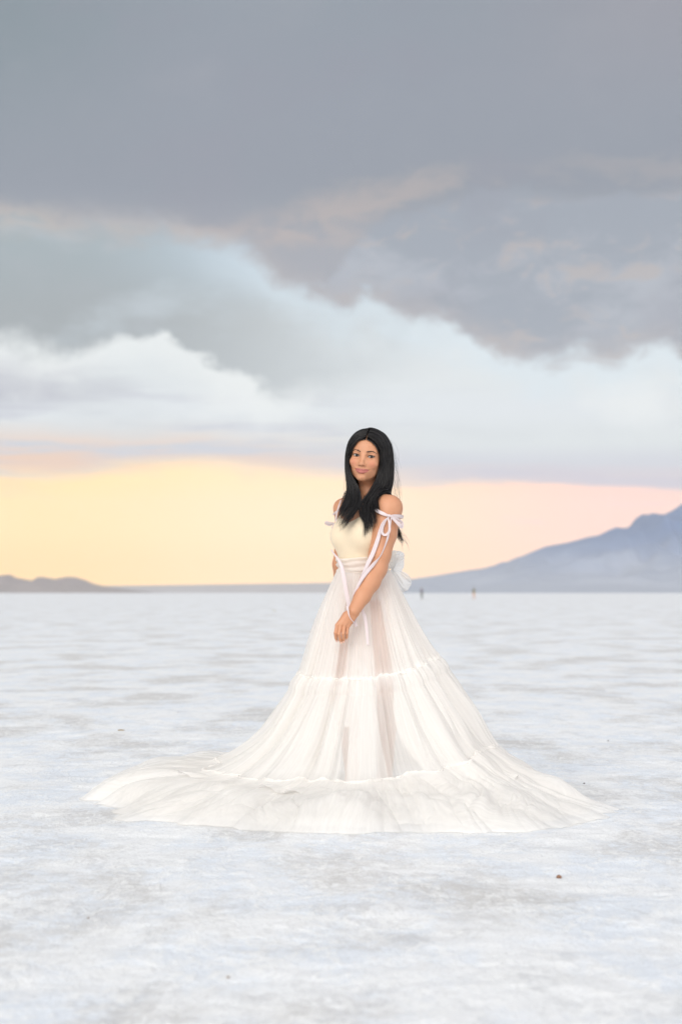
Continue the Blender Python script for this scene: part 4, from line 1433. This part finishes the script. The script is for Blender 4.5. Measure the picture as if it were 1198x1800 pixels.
def bundle(guides, count, thick, seed, rad=(0.0009, 0.0019), wave=0.010, spread=0.0045, nclump=30):
    rgb = np.random.RandomState(seed)
    Gs = np.stack([strand_guide(g, NS) for g in guides])
    w = (np.arange(count) + rgb.rand(count)) / count * (len(guides) - 1)
    i = np.minimum(w.astype(int), len(guides) - 2)
    f = (w - i)[:, None, None]
    f = f * f * (3 - 2 * f) * 0.5 + f * 0.5
    P = Gs[i] * (1 - f) + Gs[i + 1] * f
    t = np.linspace(0, 1, NS)[None, :]
    # strands gather into locks towards the tips
    cl = rgb.randint(0, nclump, count)
    cw = (np.arange(nclump) + 0.5) / nclump * (len(guides) - 1)
    cl = np.argmin(np.abs(cw[None, :] - w[:, None] + rgb.normal(0, .05, (count, 1))), 1)
    ci = np.minimum(cw.astype(int), len(guides) - 2)
    cfr = (cw - ci)[:, None, None]
    CP = Gs[ci] * (1 - cfr) + Gs[ci + 1] * cfr
    phase = rgb.rand(nclump) * 6.28
    fr = 1.1 + rgb.rand(nclump) * 0.8
    wv = np.sin(t * 6.28 * fr[cl][:, None] + phase[cl][:, None]) * wave * sm(t, 0.35, 0.9)
    pull = 0.86 * sm(t, 0.30, 1.0)[..., None]
    P = P * (1 - pull) + CP[cl] * pull
    P[..., 0] += wv
    P[..., 1] += 0.6 * wave * np.cos(t * 6.28 * fr[cl][:, None] + phase[cl][:, None] + 1) * sm(t, 0.35, 0.9)
    jit = rgb.normal(0, 1, (count, 1, 3)) * spread
    jit2 = rgb.normal(0, 1, (count, 1, 3)) * spread * 1.1
    P = P + jit * np.minimum(t * 5, 1)[..., None] * 0.45 + jit2 * (t ** 2)[..., None]
    ln = 1 - 0.16 * rgb.rand(count) ** 2 - 0.11 * rgb.rand(nclump)[cl]
    idx = t * ln[:, None] * (NS - 1)
    a = np.clip(idx.astype(int), 0, NS - 2)
    fr_ = (idx - a)[..., None]
    r_ = np.arange(count)[:, None]
    P = P[r_, a] * (1 - fr_) + P[r_, a + 1] * fr_
    off = 0.005 + thick * rgb.rand(count) ** 1.2
    Q = P.reshape(-1, 3)
    offq = np.repeat(off, NS)
    for it in range(7):
        sd_ = body.eval(Q)
        e = 0.003
        g = np.stack([body.eval(Q + np.eye(3)[k] * e) - sd_ for k in range(3)], -1) / e
        g /= np.linalg.norm(g, axis=1, keepdims=True) + 1e-6
        Q = Q + g * np.clip(offq - sd_, 0, 0.02)[:, None]
    P = Q.reshape(count, NS, 3)
    P[:, 1:-1] = 0.25 * P[:, :-2] + 0.5 * P[:, 1:-1] + 0.25 * P[:, 2:]
    rd = rad[0] + (rad[1] - rad[0]) * rgb.rand(count)
    tap = np.minimum(1, 0.5 + 4 * t) * (1 - 0.85 * t ** 3)
    return [tube(P[k], (rd[k] * tap)[0] if tap.ndim == 3 else rd[k] * tap[0], 5) for k in range(count)]


def locks(name, parts):
    v, f = merge(parts)
    o = mesh_obj(name, v, f, hair_m, hair)
    a_ = o.data.attributes.new('tone', 'FLOAT', 'POINT')
    rgt = np.random.RandomState(len(v))
    a_.data.foreach_set('value', np.concatenate([np.full(len(p[0]), rgt.rand() ** 2) for p in parts]).astype(np.float32))
    return o


locks('front_locks', bundle([L0, L1, L2], 540, 0.016, 1, wave=0.013, nclump=15) + bundle([L0, L1], 140, 0.010, 2, (0.0004, 0.0008), 0.006, 0.006))
locks('front_locks', bundle([R0, R1, R2, R3], 660, 0.018, 3, wave=0.013, nclump=17) + bundle([R0, R1, R2], 150, 0.012, 4, (0.0004, 0.0008), 0.006, 0.006))
locks('back_locks', bundle([B0, B1, B2, B3], 620, 0.016, 5, (0.0012, 0.0023)) + bundle([L2, B0], 120, 0.012, 8) + bundle([R3, B3], 160, 0.012, 9) + bundle([B3, B2], 200, 0.010, 10, wave=0.004))
locks('stray_locks', bundle([L1, L2, B0], 70, 0.014, 21, (0.0003, 0.0006), 0.010, 0.007) + bundle([R2, R3, B3], 80, 0.016, 22, (0.0003, 0.0006), 0.010, 0.008) + bundle([R0, R1], 40, 0.014, 23, (0.0004, 0.0007), 0.012, 0.010))
# a few loose hairs blown out to the side
fl = []
for k in range(34):
    t = np.linspace(0, 1, 16)[:, None]
    y0_ = rg.uniform(770, 850)
    p0 = W(rg.uniform(684, 688.5), y0_, rg.uniform(-.04, .05))
    p2 = W(rg.uniform(690, 707), y0_ + rg.uniform(30, 110), rg.uniform(-.05, .08))
    p1 = (p0 + p2) / 2 + np.array((rg.uniform(0.0, .028), rg.uniform(-.02, .02), rg.uniform(-.01, .02)))
    fl.append(tube((1 - t) ** 2 * p0 + 2 * t * (1 - t) * p1 + t ** 2 * p2, np.full(16, 0.00022), 3))
for k in range(14):
    t = np.linspace(0, 1, 12)[:, None]
    p0 = W(rg.uniform(696, 704), rg.uniform(925, 945), .10)
    p2 = W(rg.uniform(706, 720), rg.uniform(945, 968), .10)
    p1 = (p0 + p2) / 2 + np.array((0.01, 0, 0.006))
    fl.append(tube((1 - t) ** 2 * p0 + 2 * t * (1 - t) * p1 + t ** 2 * p2, np.full(12, 0.0003), 3))
locks('loose_hairs', fl)


# ------------------------------------------------------------------ two people far away on the flat
def far_person(px, label, top, legs_c, hair_c, turn):
    Y = 255.0
    X = (px - 599) / FPX * Y
    t = bpy.data.objects.new('person', None)
    t.location = (X, Y, 0)
    C.objects.link(t)
    tag(t, label, 'person', 'people far away on the flat')
    ca, sa = math.cos(turn), math.sin(turn)
    o3 = np.array((X, Y, 0.0))

    def p(x, y, z):
        return o3 + np.array((x * ca - y * sa, x * sa + y * ca, z))

    def solid(name, build, h, col, lo=(-.45, -.45, -.02), hi=(.45, .45, 1.8)):
        sd_ = Sdf()
        build(sd_)
        v, f = surface_nets(axis_grid((X + lo[0], X + hi[0], h)), axis_grid((Y + lo[1], Y + hi[1], h)), axis_grid((lo[2], hi[2], h)), lambda P, b_, c_, h_: sd_.eval(P, b_, c_, h_))
        m, n_, b_ = new_mat(name)
        b_.inputs['Base Color'].default_value = col
        b_.inputs['Roughness'].default_value = 0.8
        return mesh_obj(name, v, f, m, t)

    def fig(q, g=0.0):
        for sg in (-1, 1):
            q.chain([(p(.085 * sg, 0, .88), .085 + g), (p(.095 * sg, .02 * sg, .48), .058 + g), (p(.10 * sg, .05 * sg, .07), .042 + g)], .03)
            q.cap(p(.10 * sg, .05 * sg, .05), p(.11 * sg, .05 * sg - .16, .035), .04, .03, .02)
            q.chain([(p(.18 * sg, 0, 1.40), .055 + g), (p(.23 * sg, .02, 1.12), .042 + g), (p(.20 * sg, -.10, .90), .032 + g)], .03)
        q.ell(p(0, 0, 1.20), (.165 + g, .11 + g, .26 + g), np.eye(3), .05)
        q.ell(p(0, 0, .93), (.155 + g, .115 + g, .12 + g), np.eye(3), .05)
        q.chain([(p(0, 0, 1.42), .05), (p(0, -.01, 1.52), .05)], .03)
        q.ell(p(0, -.015, 1.61), (.075, .092, .11), np.eye(3), .02)
        q.cap(p(0, -.10, 1.60), p(0, -.115, 1.575), .012, .014, .02)
    b_o = solid('body', fig, 0.022, (0.42, 0.24, 0.16, 1))

    def shirt(q):
        q.ell(p(0, 0, 1.20), (.178, .125, .27), np.eye(3), .05)
        for sg in (-1, 1):
            q.chain([(p(.18 * sg, 0, 1.40), .068), (p(.23 * sg, .02, 1.12), .055)], .03)
    solid('shirt', shirt, 0.022, top, (-.45, -.45, .85), (.45, .45, 1.56))

    def pants(q):
        q.ell(p(0, 0, .93), (.168, .128, .12), np.eye(3), .05)
        for sg in (-1, 1):
            q.chain([(p(.085 * sg, 0, .88), .098), (p(.095 * sg, .02 * sg, .48), .072), (p(.10 * sg, .05 * sg, .12), .058)], .03)
    solid('trousers', pants, 0.022, legs_c, (-.45, -.45, .04), (.45, .45, 1.08))

    def hr(q):
        q.ell(p(0, .012, 1.64), (.088, .102, .10), np.eye(3), .02)
        q.cap(p(0, .07, 1.60), p(0, .09, 1.42), .06, .04, .03)
        q.ell(p(0, -.11, 1.58), (.055, .07, .085), np.eye(3), .02, '-')
    solid('hair', hr, 0.022, hair_c, (-.3, -.3, 1.3), (.3, .3, 1.8))


far_person(740.5, 'distant person in dark slate clothes, the one nearer the gown, standing on the flat', (0.12, 0.14, 0.19, 1), (0.13, 0.15, 0.14, 1), (0.05, 0.03, 0.02, 1), 0.6)
far_person(832.0, 'distant person in an olive top and tan trousers, farther right, standing on the flat', (0.14, 0.16, 0.10, 1), (0.52, 0.36, 0.28, 1), (0.04, 0.025, 0.02, 1), -0.8)


# ------------------------------------------------------------------ small things lying on the salt
def ground_at(px, py):
    b = (900 - py) / FPX
    dy = math.cos(PITCH) - b * math.sin(PITCH)
    dz = math.sin(PITCH) + b * math.cos(PITCH)
    k = -CAMH / dz
    x, y = (px - 599) / FPX * k, dy * k
    return np.array((x, y, float(ground_z(np.array(x), np.array(y)))))


def clod(px, py, size, col, label, cat, name, sq=(1, .8, .6), seed=0.0, group=None):
    c = ground_at(px, py)
    th = np.linspace(0, np.pi, 15)
    ph = np.linspace(0, 2 * np.pi, 22, endpoint=False)
    PH, TH = np.meshgrid(ph, th, indexing='ij')
    D_ = np.stack([np.sin(TH) * np.cos(PH), np.sin(TH) * np.sin(PH), np.cos(TH)], -1)
    r = size * (1 + 0.30 * vnoise(D_[..., 0] * 1.8 + seed, D_[..., 1] * 1.8, D_[..., 2] * 1.8) + 0.14 * vnoise(D_[..., 0] * 5 + seed, D_[..., 1] * 5, D_[..., 2] * 5))
    m, n_, b_ = new_mat(name)
    g = n_.new('ShaderNodeTexCoord').outputs['Object']
    n_.link(n_.mix(n_.noise(g, 180, 4, 0.6), tuple(v * 0.6 for v in col[:3]) + (1,), tuple(min(1, v * 1.4) for v in col[:3]) + (1,)), b_.inputs['Base Color'])
    b_.inputs['Roughness'].default_value = 0.9
    o = mesh_obj(name, D_ * r[..., None] * np.array(sq), grid_faces(22, 15, True), m)
    o.location = (c[0], c[1], c[2] + size * sq[2] * 0.55)
    return tag(o, label, cat, group)


clod(982, 1543, 0.0095, (0.24, 0.13, 0.08, 1), 'reddish brown pebble on the salt in front of the gown', 'pebble', 'pebble', (1, .8, .75), 1.0)
clod(213, 1285, 0.013, (0.30, 0.22, 0.12, 1), 'flat tan leaf scrap on the salt behind the train', 'leaf scrap', 'leaf_scrap', (1.9, .8, .35), 2.0)
clod(482, 1074, 0.05, (0.40, 0.34, 0.18, 1), 'small yellowish clod on the far salt left of the gown', 'clod', 'salt_clod', (1.3, 1, .5), 3.0)
clod(401, 1722, 0.0042, (0.30, 0.24, 0.20, 1), 'small grey brown crumb nearest the camera on the salt', 'crumb', 'salt_crumb', (1.2, .9, .6), 4.0)
clod(155, 1616, 0.0034, (0.20, 0.15, 0.12, 1), 'tiny dark crumb on the salt at the lower left', 'crumb', 'salt_crumb', (1.2, .9, .6), 5.0)
clod(1026, 1378, 0.0048, (0.16, 0.14, 0.14, 1), 'tiny dark crumb on the salt just behind the right end of the train', 'crumb', 'salt_crumb', (1, .9, .7), 6.0)
clod(1068, 1303, 0.0045, (0.20, 0.18, 0.17, 1), 'tiny grey crumb on the salt far behind the right side of the gown', 'crumb', 'salt_crumb', (1.1, .9, .7), 7.0)
clod(313, 1253, 0.0055, (0.22, 0.20, 0.18, 1), 'tiny dark crumb on the salt beyond the leaf scrap', 'crumb', 'salt_crumb', (1.1, .9, .7), 8.0)
